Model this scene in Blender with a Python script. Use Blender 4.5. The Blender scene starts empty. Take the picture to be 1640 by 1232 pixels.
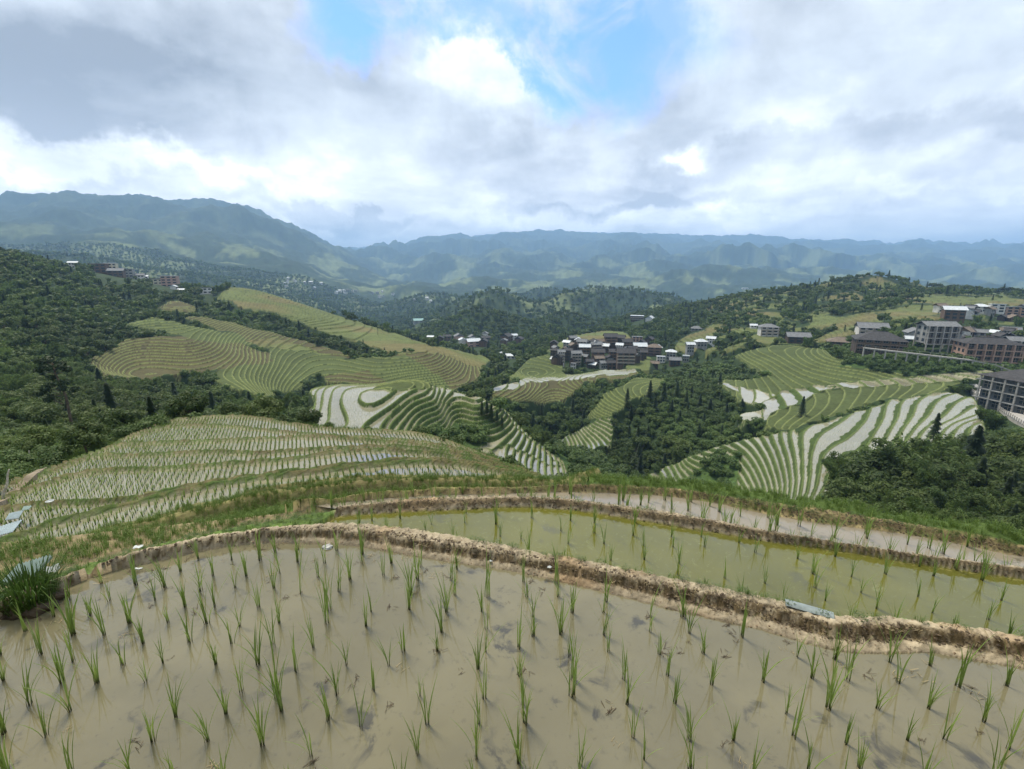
import bpy, bmesh, math, random
import numpy as np
from mathutils import Vector, Matrix
random.seed(7); rng = np.random.default_rng(11)
SC = bpy.context.scene
COL = SC.collection
R_ = math.radians
# ------------------------------------------------------------------ camera
F = 760.0; PITCH = R_(13.75)                     # focal length in photo pixels (1640 wide)
cam = bpy.data.cameras.new('camera'); co = bpy.data.objects.new('camera', cam); COL.objects.link(co)
cam.sensor_width = 36; cam.lens = 36*F/1640; cam.clip_start = 0.05; cam.clip_end = 60000
co.location = (0, 0, 0); co.rotation_euler = (R_(90)-PITCH, 0, 0); SC.camera = co
# ------------------------------------------------------------------ view, sun, sky
SC.view_settings.view_transform = 'Standard'; SC.view_settings.look = 'None'
SC.view_settings.exposure = 0.84; SC.view_settings.gamma = 1
SC.render.engine = 'CYCLES'
cy = SC.cycles
cy.max_bounces = 6; cy.diffuse_bounces = 2; cy.glossy_bounces = 2; cy.transmission_bounces = 2
cy.volume_bounces = 2; cy.transparent_max_bounces = 6; cy.use_denoising = True
cy.sample_clamp_indirect = 5
SUN_EL, SUN_AZ = 62, -35                          # azimuth measured from +Y towards +X
sun = bpy.data.lights.new('sun', 'SUN'); so = bpy.data.objects.new('sun', sun); COL.objects.link(so)
sun.energy = 2.5; sun.angle = R_(14); sun.color = (1, .92, .76)
so.rotation_euler = (R_(90-SUN_EL), 0, R_(180-SUN_AZ)); so.location = (0, 0, 50)

class NT:
    def __init__(s, tree): s.t = tree
    def n(s, typ, **kw):
        nd = s.t.nodes.new(typ)
        for k, v in kw.items(): setattr(nd, k, v)
        return nd
    def put(s, sock, v):
        if hasattr(v, 'outputs'): v = v.outputs[0]
        if isinstance(v, bpy.types.NodeSocket): s.t.links.new(v, sock)
        else: sock.default_value = v
    def m(s, op, a, b=None, c=None, clamp=False):
        nd = s.n('ShaderNodeMath', operation=op, use_clamp=clamp)
        for i, v in enumerate((a, b, c)):
            if v is not None: s.put(nd.inputs[i], v)
        return nd.outputs[0]
    def vm(s, op, a, b=None):
        nd = s.n('ShaderNodeVectorMath', operation=op); s.put(nd.inputs[0], a)
        if b is not None:
            if op == 'SCALE': s.put(nd.inputs[3], b)
            else: s.put(nd.inputs[1], b)
        return nd.outputs[1] if op in ('DOT_PRODUCT', 'LENGTH', 'DISTANCE') else nd.outputs[0]
    def noise(s, vec, scale, detail=4, rough=.55, dist=0., col=False):
        nd = s.n('ShaderNodeTexNoise'); nd.inputs['Scale'].default_value = scale
        nd.inputs['Detail'].default_value = detail; nd.inputs['Roughness'].default_value = rough
        nd.inputs['Distortion'].default_value = dist; s.put(nd.inputs['Vector'], vec)
        return nd.outputs['Color'] if col else nd.outputs['Fac']
    def ramp(s, x, a, b, lo=0., hi=1., smooth=True):
        nd = s.n('ShaderNodeMapRange', interpolation_type='SMOOTHSTEP' if smooth else 'LINEAR')
        s.put(nd.inputs[0], x); nd.inputs[1].default_value = a; nd.inputs[2].default_value = b
        nd.inputs[3].default_value = lo; nd.inputs[4].default_value = hi
        return nd.outputs[0]
    def mix(s, f, a, b, mode='MIX'):
        nd = s.n('ShaderNodeMix', data_type='RGBA', blend_type=mode)
        s.put(nd.inputs[0], f)
        for i, v in ((6, a), (7, b)):
            if isinstance(v, tuple) and len(v) == 3: v = v+(1,)
            s.put(nd.inputs[i], v)
        return nd.outputs[2]

def ray(px, py):
    xc = (px-820)/F; yc = (616-py)/F
    return xc, math.cos(PITCH)+yc*math.sin(PITCH), -math.sin(PITCH)+yc*math.cos(PITCH)

world = bpy.data.worlds.new('World'); SC.world = world; world.use_nodes = True
def build_world():
    t = world.node_tree; t.nodes.clear(); N = NT(t)
    sky = N.n('ShaderNodeTexSky', sky_type='NISHITA'); sky.sun_disc = False
    sky.sun_elevation = R_(SUN_EL); sky.sun_rotation = R_(SUN_AZ)
    sky.altitude = 900; sky.air_density = 1.6; sky.dust_density = .5
    bg1 = N.n('ShaderNodeBackground'); t.links.new(N.mix(1., sky.outputs[0], (.50, .70, 1.5), 'MULTIPLY'), bg1.inputs[0]); bg1.inputs[1].default_value = .12
    tc = N.n('ShaderNodeTexCoord').outputs['Generated']
    sep = N.n('ShaderNodeSeparateXYZ'); t.links.new(tc, sep.inputs[0]); x, y, z = sep.outputs
    zz = N.m('ADD', N.m('MAXIMUM', z, 0.0), .16)
    cmb = N.n('ShaderNodeCombineXYZ')
    N.put(cmb.inputs[0], N.m('DIVIDE', x, zz)); N.put(cmb.inputs[1], N.m('DIVIDE', y, zz)); N.put(cmb.inputs[2], N.m('MULTIPLY', z, 1.2))
    P = cmb.outputs[0]
    warp = N.vm('SCALE', N.vm('SUBTRACT', N.noise(tc, 4.2, 3, .6, col=True), (.5, .5, .5)), .20)
    warp2 = N.vm('SCALE', N.vm('SUBTRACT', N.noise(tc, 11, 8, .68, col=True), (.5, .5, .5)), .13)
    D = N.vm('ADD', N.vm('ADD', tc, warp), warp2)
    def blob(px, py, rx, ry, soft=1.0):           # soft ellipse of sky around one direction
        a, b, c = ray(px, py); d0 = Vector((a, b, c)).normalized()
        right = Vector((d0.y, -d0.x, 0)).normalized(); up = right.cross(d0).normalized()
        k = 1/math.sqrt(a*a+b*b+c*c)/F*1.0
        rel = N.vm('SUBTRACT', D, tuple(d0))
        u = N.m('DIVIDE', N.vm('DOT_PRODUCT', rel, tuple(right)), rx*k)
        v = N.m('DIVIDE', N.vm('DOT_PRODUCT', rel, tuple(up)), ry*k)
        q = N.m('SQRT', N.m('ADD', N.m('MULTIPLY', u, u), N.m('MULTIPLY', v, v)))
        return N.ramp(q, 1+soft*.5, 1-soft*.5)
    n1 = N.noise(P, 1.15, 7, .58, .35); n2 = N.noise(P, 3.4, 6, .6, .2); n3 = N.noise(tc, 5.5, 7, .6, .3)
    mxx = lambda a, b: N.m('MAXIMUM', a, b)
    hole = mxx(mxx(blob(590, 20, 85, 50, 1.3), blob(905, 90, 200, 76, .9)), N.m('MULTIPLY', blob(730, 35, 130, 50, 1.2), .8))
    hole = mxx(hole, N.m('MULTIPLY', blob(1040, 70, 80, 70, 1.), .8))
    cum = mxx(blob(775, 150, 95, 70, .35), blob(690, 190, 120, 60, .5))
    hole = N.m('MULTIPLY', hole, N.m('SUBTRACT', 1., cum))
    wisp = N.ramp(N.noise(tc, 6.5, 8, .62, .5), .45, .68, .0, .8)
    hole = N.m('MULTIPLY', hole, N.m('SUBTRACT', 1., wisp), clamp=True)
    # cloud shade: 0 = heavy grey base, 1 = bright white
    sh = N.m('ADD', N.m('MULTIPLY', N.ramp(n1, .32, .68), .42), N.m('MULTIPLY', N.ramp(n3, .3, .7), .42))
    sh = N.m('ADD', sh, N.m('MULTIPLY', N.ramp(n2, .3, .7), .14))
    for (bx, by, rx, ry, sf, w) in ((120, 170, 330, 95, 1.3, -.62), (330, 90, 260, 60, 1.3, -.22), (90, 262, 300, 26, 1.2, .62), (420, 215, 90, 80, 1.4, .3),
                                    (800, 140, 120, 70, 1.0, .55), (1105, 250, 26, 15, 1.3, .7), (330, 300, 260, 22, 1.2, -.1), (1440, 150, 300, 120, 1.4, .12),
                                    (900, 300, 260, 40, 1.3, -.3), (1340, 250, 300, 30, 1.2, -.38), (760, 345, 300, 14, 1.2, .2), (1150, 360, 350, 10, 1.2, .2), (560, 340, 130, 12, 1, -.5), (1000, 330, 200, 14, 1, -.35), (1250, 330, 400, 22, 1.2, -.05), (1470, 340, 60, 12, 1.2, .15), (640, 290, 190, 50, 1.3, .22),
                                    (150, 325, 500, 22, 1.0, .0), (1000, 372, 900, 14, 1.2, -.1)):
        sh = N.m('ADD', sh, N.m('MULTIPLY', blob(bx, by, rx, ry, sf), w))
    sh = N.m('MAXIMUM', N.m('MINIMUM', sh, 1.25), -.15)
    c = N.n('ShaderNodeValToRGB'); N.put(c.inputs[0], N.ramp(sh, -.15, 1.25, smooth=False))
    e = c.color_ramp.elements
    e[0].position = 0; e[0].color = (.25, .28, .33, 1); e[1].position = 1; e[1].color = (.98, .99, 1., 1)
    for pos, cc in ((.35, (.44, .49, .56, 1)), (.62, (.60, .67, .75, 1)), (.8, (.80, .86, .93, 1))):
        k = e.new(pos); k.color = cc
    below = N.ramp(z, -.06, 0.0)
    cl = N.mix(below, (.10, .13, .11), c.outputs[0])
    bg2 = N.n('ShaderNodeBackground'); N.put(bg2.inputs[0], N.mix(1., cl, N.mix(N.ramp(z, .02, .33), (1.22, 1.05, .88), (1.04, 1., .95)), 'MULTIPLY')); N.put(bg2.inputs[1], N.ramp(z, .02, .28, 1.95, .90))
    mx = N.n('ShaderNodeMixShader'); N.put(mx.inputs[0], hole); t.links.new(bg2.outputs[0], mx.inputs[1]); t.links.new(bg1.outputs[0], mx.inputs[2])
    out = N.n('ShaderNodeOutputWorld'); t.links.new(mx.outputs[0], out.inputs[0])
    world.cycles.sampling_method = 'MANUAL'; world.cycles.sample_map_resolution = 512
build_world()

# ------------------------------------------------------------------ numpy helpers
def _h(ix, iy, s):
    h = (ix.astype(np.int64)*374761393 + iy.astype(np.int64)*668265263 + s*1442695041) & 0xffffffff
    h = ((h ^ (h >> 13))*1274126177) & 0xffffffff
    return (h ^ (h >> 16)) & 0xffffffff
def noise2(x, y, s=0):
    x0 = np.floor(x); y0 = np.floor(y); fx = x-x0; fy = y-y0
    u = fx*fx*fx*(fx*(fx*6-15)+10); v = fy*fy*fy*(fy*(fy*6-15)+10)
    def g(ox, oy):
        a = _h(x0+ox, y0+oy, s)*(2*math.pi/4294967296.0)
        return np.cos(a)*(fx-ox)+np.sin(a)*(fy-oy)
    return ((g(0, 0)*(1-u)+g(1, 0)*u)*(1-v)+(g(0, 1)*(1-u)+g(1, 1)*u)*v)*1.5
def fbm(x, y, octv=5, s=0, gain=.5, ridge=False):
    a = 1.; r = 0.; tot = 0.
    for i in range(octv):
        n = noise2(x*2**i+17.3*i, y*2**i-9.1*i, s+i)
        if ridge: n = 1-2*np.abs(n)
        r = r+a*n; tot += a; a *= gain
    return r/tot
def sstep(a, b, x):
    t = np.clip((x-a)/(b-a), 0, 1); return t*t*(3-2*t)
def raya(px, py):
    px = np.asarray(px, float); py = np.asarray(py, float)
    xc = (px-820)/F; yc = (616-py)/F
    return xc, math.cos(PITCH)+yc*math.sin(PITCH), -math.sin(PITCH)+yc*math.cos(PITCH)
def atz(px, py, z):
    a, b, c = raya(px, py); k = z/c; return np.stack([a*k, b*k], -1)
def pix(x, y, z):
    zc = y*math.cos(PITCH)-z*math.sin(PITCH); yc = y*math.sin(PITCH)+z*math.cos(PITCH)
    zc = np.where(zc > 1e-3, zc, np.nan)
    return 820+F*x/zc, 616-F*yc/zc
def pdist(x, y, line):
    """distance to a polyline, and which side (+ = left of its direction)"""
    best = np.full(x.shape, 1e9); side = np.zeros(x.shape)
    for i in range(len(line)-1):
        a = line[i]; d = line[i+1]-a; L2 = d@d
        if L2 < 1e-12: continue
        t = np.clip(((x-a[0])*d[0]+(y-a[1])*d[1])/L2, 0, 1)
        qx = x-a[0]-t*d[0]; qy = y-a[1]-t*d[1]; dd = qx*qx+qy*qy
        k = dd < best; best = np.where(k, dd, best)
        side = np.where(k, d[0]*(y-a[1])-d[1]*(x-a[0]), side)
    return np.sqrt(best), np.sign(side)
def inpoly(px, py, poly):
    r = np.zeros(px.shape, bool); n = len(poly)
    for i in range(n):
        x1, y1 = poly[i]; x2, y2 = poly[(i+1) % n]
        if y1 == y2: continue
        c = ((y1 > py) != (y2 > py)) & (px < (x2-x1)*(py-y1)/(y2-y1)+x1)
        r ^= c
    return r

# ------------------------------------------------------------------ traced lines (photo pixel, level in metres below the lens)
ZA, ZB, ZC = -1.90, -2.00, -2.16
W1p = [(-420, 1200), (-200, 1085), (0, 990), (19, 980), (60, 962), (108, 942), (153, 921), (223, 905), (270, 896), (334, 880), (420, 870), (448, 871), (559, 873), (623, 885), (686, 896), (750, 905), (819, 915), (895, 932), (991, 955), (1086, 980), (1182, 1002), (1220, 1009), (1268, 1025), (1347, 1046), (1411, 1048), (1490, 1045), (1538, 1055), (1640, 1072), (1800, 1095), (2100, 1140)]
K1p = [(-420, 1140), (-200, 1045), (0, 958), (50, 938), (95, 920), (143, 905), (191, 888), (239, 875), (270, 869), (318, 856), (420, 843), (480, 837), (545, 833), (582, 836), (634, 839), (686, 847), (738, 856), (790, 865), (820, 871), (852, 879), (930, 890), (1034, 913), (1118, 928), (1220, 950), (1268, 960), (1315, 980), (1363, 981), (1443, 982), (1506, 993), (1640, 1013), (1800, 1035), (2100, 1080)]
W2p = [(535, 830), (545, 826), (634, 821), (686, 818), (764, 816), (800, 812), (878, 814), (930, 818), (1008, 831), (1086, 844), (1164, 856), (1220, 867), (1298, 875), (1376, 887), (1454, 901), (1640, 928), (1800, 950), (2100, 990)]
K2p = [(440, 832), (480, 822), (530, 812), (600, 803), (700, 796), (800, 793), (878, 796), (930, 801), (1008, 811), (1086, 822), (1164, 836), (1220, 848), (1298, 861), (1376, 873), (1454, 885), (1640, 909), (1800, 930), (2100, 970)]
W3p = [(500, 806), (608, 795), (686, 790), (790, 788), (878, 785), (930, 785), (1008, 788), (1060, 791), (1112, 797), (1164, 806), (1220, 819), (1298, 833), (1376, 843), (1454, 853), (1532, 867), (1640, 889), (1800, 915), (2100, 955)]
E12p = [(-200, 960), (0, 925), (150, 872), (332, 840), (400, 818), (478, 805), (543, 798), (608, 791), (686, 785), (790, 783), (878, 779), (930, 777), (1008, 780), (1060, 782), (1112, 788), (1164, 795), (1220, 804), (1298, 814), (1376, 826), (1454, 839), (1532, 855), (1640, 878), (1800, 903), (2100, 945)]
E = {12: (-2.13, E12p),
     11: (-2.42, [(-200, 955), (0, 915), (150, 862), (300, 826), (400, 801), (465, 791), (530, 782), (595, 775), (660, 772), (760, 771.5), (880, 776)]),
     10: (-2.72, [(-300, 960), (-100, 920), (0, 896), (73, 885), (117, 870), (169, 854), (234, 836), (312, 814), (364, 806), (400, 791), (452, 782), (504, 773), (556, 769), (634, 767.5), (730, 767.5), (820, 769), (895, 774)]),
     7: (-6.5, [(-120, 905), (0, 872), (39, 858), (78, 840), (117, 832), (156, 822), (208, 809), (260, 796), (312, 785), (364, 775), (420, 767), (478, 760), (556, 751), (634, 743), (686, 741.5), (738, 745), (820, 758), (870, 767)]),
     6: (-7.1, [(-80, 840), (0, 820), (47, 811), (104, 806), (182, 804), (225, 800), (260, 791), (312, 780), (364, 770), (420, 763), (478, 756), (556, 747), (634, 739), (686, 737.5), (738, 741), (820, 756), (865, 764)]),
     5: (-7.7, [(0, 800), (60, 780), (99, 767), (130, 759), (169, 754), (234, 752), (312, 748), (420, 740), (452, 738), (504, 730), (556, 723), (621, 721), (686, 727), (738, 735), (820, 754), (860, 762)]),
     4: (-8.3, [(60, 765), (110, 744), (145, 732), (208, 730), (286, 727), (338, 724), (420, 727), (478, 722), (556, 718), (621, 716), (686, 721), (738, 729), (820, 751.5), (855, 760)]),
     3: (-8.9, [(130, 733), (182, 715), (234, 711), (312, 708), (420, 703), (478, 700), (530, 700), (582, 705), (634, 710), (690, 715), (750, 728), (820, 749.5), (850, 757)]),
     2: (-9.5, [(190, 706), (247, 689), (312, 682), (364, 683), (420, 688), (478, 694), (556, 701), (621, 704), (690, 711), (750, 724), (820, 748), (848, 755)]),
     1: (-10.1, [(40, 778), (90, 748), (130, 737), (156, 728), (182, 714), (203, 701), (229, 691), (249, 682), (270, 674), (338, 667), (375, 667), (420, 670), (452, 677), (504, 684), (556, 689), (608, 690), (660, 693), (700, 701), (750, 719), (800, 740), (840, 752)])}
def dense(pts, step=12):
    out = []
    for (a, b) in zip(pts[:-1], pts[1:]):
        n = max(1, int(math.hypot(b[0]-a[0], b[1]-a[1])/step))
        for i in range(n): out.append((a[0]+(b[0]-a[0])*i/n, a[1]+(b[1]-a[1])*i/n))
    return out+[pts[-1]]
def smooth_line(pts, z):
    q = atz([p[0] for p in pts], [p[1] for p in pts], z)
    for _ in range(1):                                            # Chaikin corner cutting
        q = np.concatenate([q[:1]] + [np.stack([.75*q[i]+.25*q[i+1], .25*q[i]+.75*q[i+1]]) for i in range(len(q)-1)] + [q[-1:]])
    return q
W1 = smooth_line(W1p, ZA); K1 = smooth_line(K1p, ZA+.085); W2 = smooth_line(W2p, ZB)
K2 = smooth_line(K2p, ZB+.055); W3 = smooth_line([(a, b+3) for a, b in W3p], ZC); E12 = smooth_line(E12p, ZC+.045)
EL = {k: smooth_line(v[1], v[0]) for k, v in E.items()}

# radial basis fits
def tps_fit(P, v, lam=0):
    d = np.sqrt(((P[:, None]-P[None])**2).sum(-1)); K = d if True else d
    n = len(P); A = np.zeros((n+3, n+3)); A[:n, :n] = -K+np.eye(n)*lam; A[:n, n] = 1; A[:n, n+1:] = P; A[n:, :n] = A[:n, n:].T
    b = np.zeros(n+3); b[:n] = v
    return P, np.linalg.solve(A, b)
def tps_fit2(P, v, lam=1e-3):
    d2 = ((P[:, None]-P[None])**2).sum(-1); K = .5*d2*np.log(d2+1e-12)
    n = len(P); A = np.zeros((n+3, n+3)); A[:n, :n] = K+np.eye(n)*lam; A[:n, n] = 1; A[:n, n+1:] = P; A[n:, :n] = A[:n, n:].T
    b = np.zeros(n+3); b[:n] = v
    return P, np.linalg.solve(A, b)
def tps_eval(fit, x, y, lin=False):
    P, w = fit; n = len(P); out = w[n]+w[n+1]*x+w[n+2]*y
    for i in range(n):
        d2 = (x-P[i, 0])**2+(y-P[i, 1])**2
        out = out+w[i]*(-np.sqrt(d2) if lin else .5*d2*np.log(d2+1e-12))
    return out

# near terraces: level index v, v = n exactly on the outer edge of terrace n
cp = []; cv = []
for n, (zz, pts) in E.items():
    for q in atz(*np.array(dense(pts, 34)).T, zz): cp.append(q); cv.append(n)
for q in K1[::5]: cp.append(q); cv.append(13)
cp = np.array(cp); cv = np.array(cv, float)
key = np.unique(np.round(cp, 2), axis=0, return_index=True)[1]; cp = cp[key]; cv = cv[key]
VFIT = tps_fit(cp, cv, .02)
LV = np.array([-3, 0, 1, 2, 3, 4, 5, 6, 7, 8, 9, 10, 11, 12, 13, 20.])
LZ = np.array([-13., -10.9, -10.1, -9.5, -8.9, -8.3, -7.7, -7.1, -6.5, -5.6, -4.4, -2.75, -2.45, -2.2, -2.0, -1.9])

# ------------------------------------------------------------------ far relief: photo pixel -> forward distance (m)
TAB = {
-260: [(800, 12), (740, 25), (690, 42), (640, 65), (590, 95), (540, 130), (490, 180), (440, 250), (395, 330), (430, 650), (395, 1400), (350, 2400), (318, 3400), (340, 5000), (390, 9000)],
0: [(805, 12), (760, 20), (710, 38), (650, 65), (600, 95), (550, 130), (500, 180), (450, 250), (401, 330), (430, 650), (395, 1400), (350, 2400), (318, 3400), (340, 5000), (390, 9000)],
100: [(742, 24), (705, 40), (660, 65), (620, 95), (580, 135), (540, 175), (490, 230), (450, 310), (419, 430), (440, 700), (400, 1500), (355, 2400), (315, 3400), (340, 5000), (390, 9000)],
200: [(710, 38), (670, 62), (640, 85), (612, 120), (600, 165), (570, 190), (542, 215), (525, 240), (500, 290), (470, 360), (445, 430), (433, 480), (455, 700), (410, 1500), (370, 2300), (320, 3600), (345, 5500), (390, 9000)],
300: [(700, 52), (665, 82), (640, 110), (618, 145), (602, 165), (570, 192), (545, 215), (530, 245), (512, 275), (490, 330), (470, 380), (459, 450), (475, 700), (430, 1500), (385, 2300), (324, 3600), (350, 5500), (392, 9000)],
400: [(715, 55), (672, 88), (645, 120), (620, 155), (600, 180), (575, 208), (560, 235), (540, 270), (520, 310), (500, 340), (480, 390), (462, 455), (485, 700), (450, 1300), (420, 2000), (328, 3700), (350, 5500), (392, 9000)],
500: [(740, 50), (660, 160), (620, 190), (600, 208), (580, 232), (560, 260), (545, 290), (530, 330), (510, 370), (492, 430), (515, 700), (485, 1100), (465, 1500), (430, 2300), (400, 3300), (377, 4200), (400, 6000), (398, 9000)],
600: [(745, 48), (655, 160), (622, 190), (600, 208), (580, 228), (562, 255), (548, 290), (535, 330), (521, 380), (548, 600), (515, 1000), (492, 1500), (460, 2500), (432, 4000), (403, 7000)],
700: [(750, 50), (655, 165), (625, 200), (600, 215), (575, 240), (560, 265), (553, 330), (560, 400), (545, 450), (540, 510), (530, 620), (512, 900), (488, 1500), (448, 3000), (400, 7500)],
760: [(655, 165), (628, 195), (600, 230), (582, 260), (568, 330), (553, 430), (545, 480), (538, 620), (518, 900), (495, 1500), (450, 3000), (386, 7500)],
850: [(700, 150), (662, 180), (640, 200), (606, 240), (604, 270), (590, 290), (572, 320), (555, 400), (545, 450), (540, 520), (534, 650), (515, 1000), (494, 1500), (460, 2500), (438, 3800), (382, 7800)],
930: [(780, 105), (725, 158), (690, 178), (662, 190), (640, 205), (612, 225), (600, 242), (597, 275), (582, 290), (562, 320), (550, 350), (540, 400), (535, 500), (532, 650), (518, 1000), (492, 1600), (455, 2600), (432, 4200), (382, 8000)],
1010: [(790, 118), (770, 128), (740, 140), (700, 152), (660, 168), (636, 182), (620, 225), (600, 243), (590, 265), (577, 300), (555, 340), (540, 400), (520, 500), (510, 600), (502, 650), (515, 900), (495, 1300), (475, 2000), (448, 3000), (428, 4500), (383, 8000)],
1100: [(800, 110), (770, 125), (745, 135), (700, 147), (660, 162), (632, 182), (615, 200), (605, 240), (590, 260), (570, 300), (550, 350), (530, 400), (510, 470), (495, 540), (486, 600), (505, 900), (475, 2000), (448, 3000), (425, 4800), (385, 8000)],
1200: [(820, 95), (785, 115), (740, 131), (700, 143), (668, 150), (640, 170), (610, 198), (590, 225), (565, 255), (545, 300), (520, 370), (500, 430), (477, 520), (500, 900), (470, 2000), (435, 3200), (415, 5000), (386, 8200)],
1300: [(850, 50), (810, 85), (760, 112), (720, 124), (690, 134), (660, 150), (635, 168), (615, 185), (590, 205), (570, 228), (558, 250), (548, 290), (530, 330), (510, 380), (490, 450), (462, 540), (490, 900), (470, 2000), (435, 3500), (410, 5500), (388, 8500)],
1390: [(880, 22), (840, 48), (800, 68), (760, 88), (720, 105), (690, 120), (665, 136), (640, 153), (620, 172), (600, 190), (580, 203), (560, 215), (540, 245), (520, 300), (500, 360), (480, 430), (464, 600), (480, 1000), (465, 2200), (435, 3500), (410, 5500), (388, 8500)],
1500: [(890, 16), (855, 32), (815, 50), (775, 68), (735, 86), (705, 102), (670, 124), (645, 143), (628, 158), (615, 170), (595, 182), (575, 193), (560, 200), (540, 225), (520, 260), (500, 320), (485, 390), (471, 460), (490, 900), (465, 2200), (435, 3500), (410, 5500), (391, 8500)],
1620: [(925, 10), (880, 25), (840, 38), (790, 58), (740, 78), (710, 95), (685, 110), (660, 126), (640, 137), (610, 165), (590, 180), (572, 190), (550, 215), (530, 250), (510, 300), (490, 380), (474, 450), (490, 900), (465, 2200), (435, 3500), (410, 5500), (393, 8500)],
1850: [(960, 10), (900, 25), (850, 40), (795, 58), (745, 78), (710, 95), (685, 110), (660, 126), (640, 137), (610, 165), (590, 180), (572, 190), (550, 215), (530, 250), (510, 300), (490, 380), (474, 450), (490, 900), (465, 2200), (435, 3500), (410, 5500), (393, 8500)]}
# mid distance shapes: pixel and level
ZP = [(500, 622, -30), (500, 640, -29), (500, 665, -28.5), (470, 670, -31), (445, 690, -30), (540, 616, -28), (540, 640, -26.8), (560, 690, -26.5), (540, 668, -27), (600, 618, -27), (600, 650, -26), (600, 690, -27), (645, 610, -28), (650, 630, -26.5), (640, 655, -27.3), (640, 690, -29),
      (700, 621, -28.3), (700, 640, -28), (700, 662, -31), (690, 692, -33), (735, 690, -36.5), (760, 640, -30.5), (760, 665, -33), (770, 700, -37), (760, 725, -36), (800, 655, -33.5), (810, 690, -37), (810, 725, -38), (850, 705, -40), (850, 745, -41), (870, 765, -42), (895, 745, -44), (900, 770, -44), (920, 730, -50), (960, 750, -53), (1000, 775, -56), (700, 730, -31), (640, 740, -22), (780, 770, -31),
      (905, 712, -66), (940, 712, -62.5), (975, 705, -59), (915, 695, -64), (970, 680, -57), (950, 665, -56), (985, 640, -52), (1030, 615, -50), (880, 690, -66), (860, 720, -62), (840, 680, -60),
      (1060, 640, -48), (1080, 620, -48), (1150, 650, -49), (1040, 700, -55), (1100, 720, -52),
      (1040, 770, -59.5), (1080, 760, -57), (1090, 740, -56), (1130, 765, -55), (1140, 735, -52.5), (1180, 770, -52.5), (1185, 715, -49.5), (1230, 760, -48.5), (1230, 710, -47), (1290, 770, -43.5), (1270, 695, -44.5), (1300, 735, -43), (1330, 780, -41), (1350, 680, -43), (1400, 675, -42), (1450, 645, -40.5), (1450, 680, -40), (1500, 635, -39.5), (1520, 670, -38), (1560, 640, -38), (1560, 680, -35),
      (1180, 662, -47), (1240, 664, -46.9), (1210, 636, -47.5), (1240, 634, -46.6)]
cp = []; cv = []
for px, lst in TAB.items():
    for py, yy in lst:
        if any(abs(px-q[0]) < 75 and abs(py-q[1]) < 32 and abs(math.log((q[2]*ray(q[0], q[1])[1]/ray(q[0], q[1])[2])/yy)) < .22 for q in ZP): continue
        a, b, c = ray(px, py); x = a/b*yy; z = c/b*yy; r = math.hypot(x, yy)
        cp.append((math.atan2(x, yy), math.log(r))); cv.append(z/r)
for px, py, z in ZP:
    q = atz(px, py, z); r = math.hypot(*q); cp.append((math.atan2(q[0], q[1]), math.log(r))); cv.append(z/r)
for k in (1,):
    for q in EL[k][::8]:
        r = math.hypot(*q); cp.append((math.atan2(q[0], q[1]), math.log(r))); cv.append(-10.3/r)
for q in E12[::4]:
    if q[0] > 0.3:
        r = math.hypot(*q); cp.append((math.atan2(q[0], q[1]), math.log(r))); cv.append(-2.2/r)
        for rr, dz in ((1.35, -1.6), (2.2, -4.6)):
            cp.append((math.atan2(q[0], q[1]), math.log(r*rr))); cv.append((-2.2+dz)/(r*rr))
cp = np.array(cp); cv = np.array(cv)
key = np.unique(np.round(cp, 3), axis=0, return_index=True)[1]; cp = cp[key]; cv = cv[key]
AZM = R_(58)
cs = cp*np.array([2.2, 1.0])
FFIT = tps_fit2(cs, cv, 2.5e-3)

# ------------------------------------------------------------------ terrain grid (polar, dense where the picture is)
QUAL = 1.0
def seg(a, b, n): return list(np.exp(np.linspace(math.log(a), math.log(b), int(n*QUAL), endpoint=False)))
RR = np.array([.05, .3, .6, .9]+seg(1.1, 8, 520)+seg(8, 45, 360)+seg(45, 400, 760)+seg(400, 16000, 300)+[16000., 30000.])
AF = np.linspace(-AZM, AZM, int(1330*QUAL)); AB = np.linspace(AZM, 2*math.pi-AZM, 50)[1:-1]
AA = np.concatenate([AF, AB]); NF = len(AF)
# coarse evaluation of the smooth fit then bilinear
ca = np.linspace(-AZM, AZM, 330); cl = np.linspace(math.log(.05), math.log(30000), 620)
G = tps_eval(FFIT, *np.meshgrid(ca*2.2, np.clip(cl, math.log(4), math.log(9500)), indexing='ij'))
def far_t(az, lr):
    fa = np.clip((az+AZM)/(2*AZM)*(len(ca)-1), 0, len(ca)-1.001); fl = np.clip((lr-cl[0])/(cl[-1]-cl[0])*(len(cl)-1), 0, len(cl)-1.001)
    i = fa.astype(int); j = fl.astype(int); u = fa-i; v = fl-j
    return (G[i, j]*(1-u)+G[i+1, j]*u)*(1-v)+(G[i, j+1]*(1-u)+G[i+1, j+1]*u)*v
A2, R2 = np.meshgrid(AA, RR, indexing='ij')
azf = A2.copy(); back = A2 > AZM
wb = np.clip((A2-AZM)/(2*math.pi-2*AZM), 0, 1)
X = R2*np.sin(A2); Y = R2*np.cos(A2); LR = np.log(R2)
T = np.where(back, far_t(np.full_like(A2, AZM), LR)*(1-wb)+far_t(np.full_like(A2, -AZM), LR)*wb, far_t(A2, LR))
Z = T*R2
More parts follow.
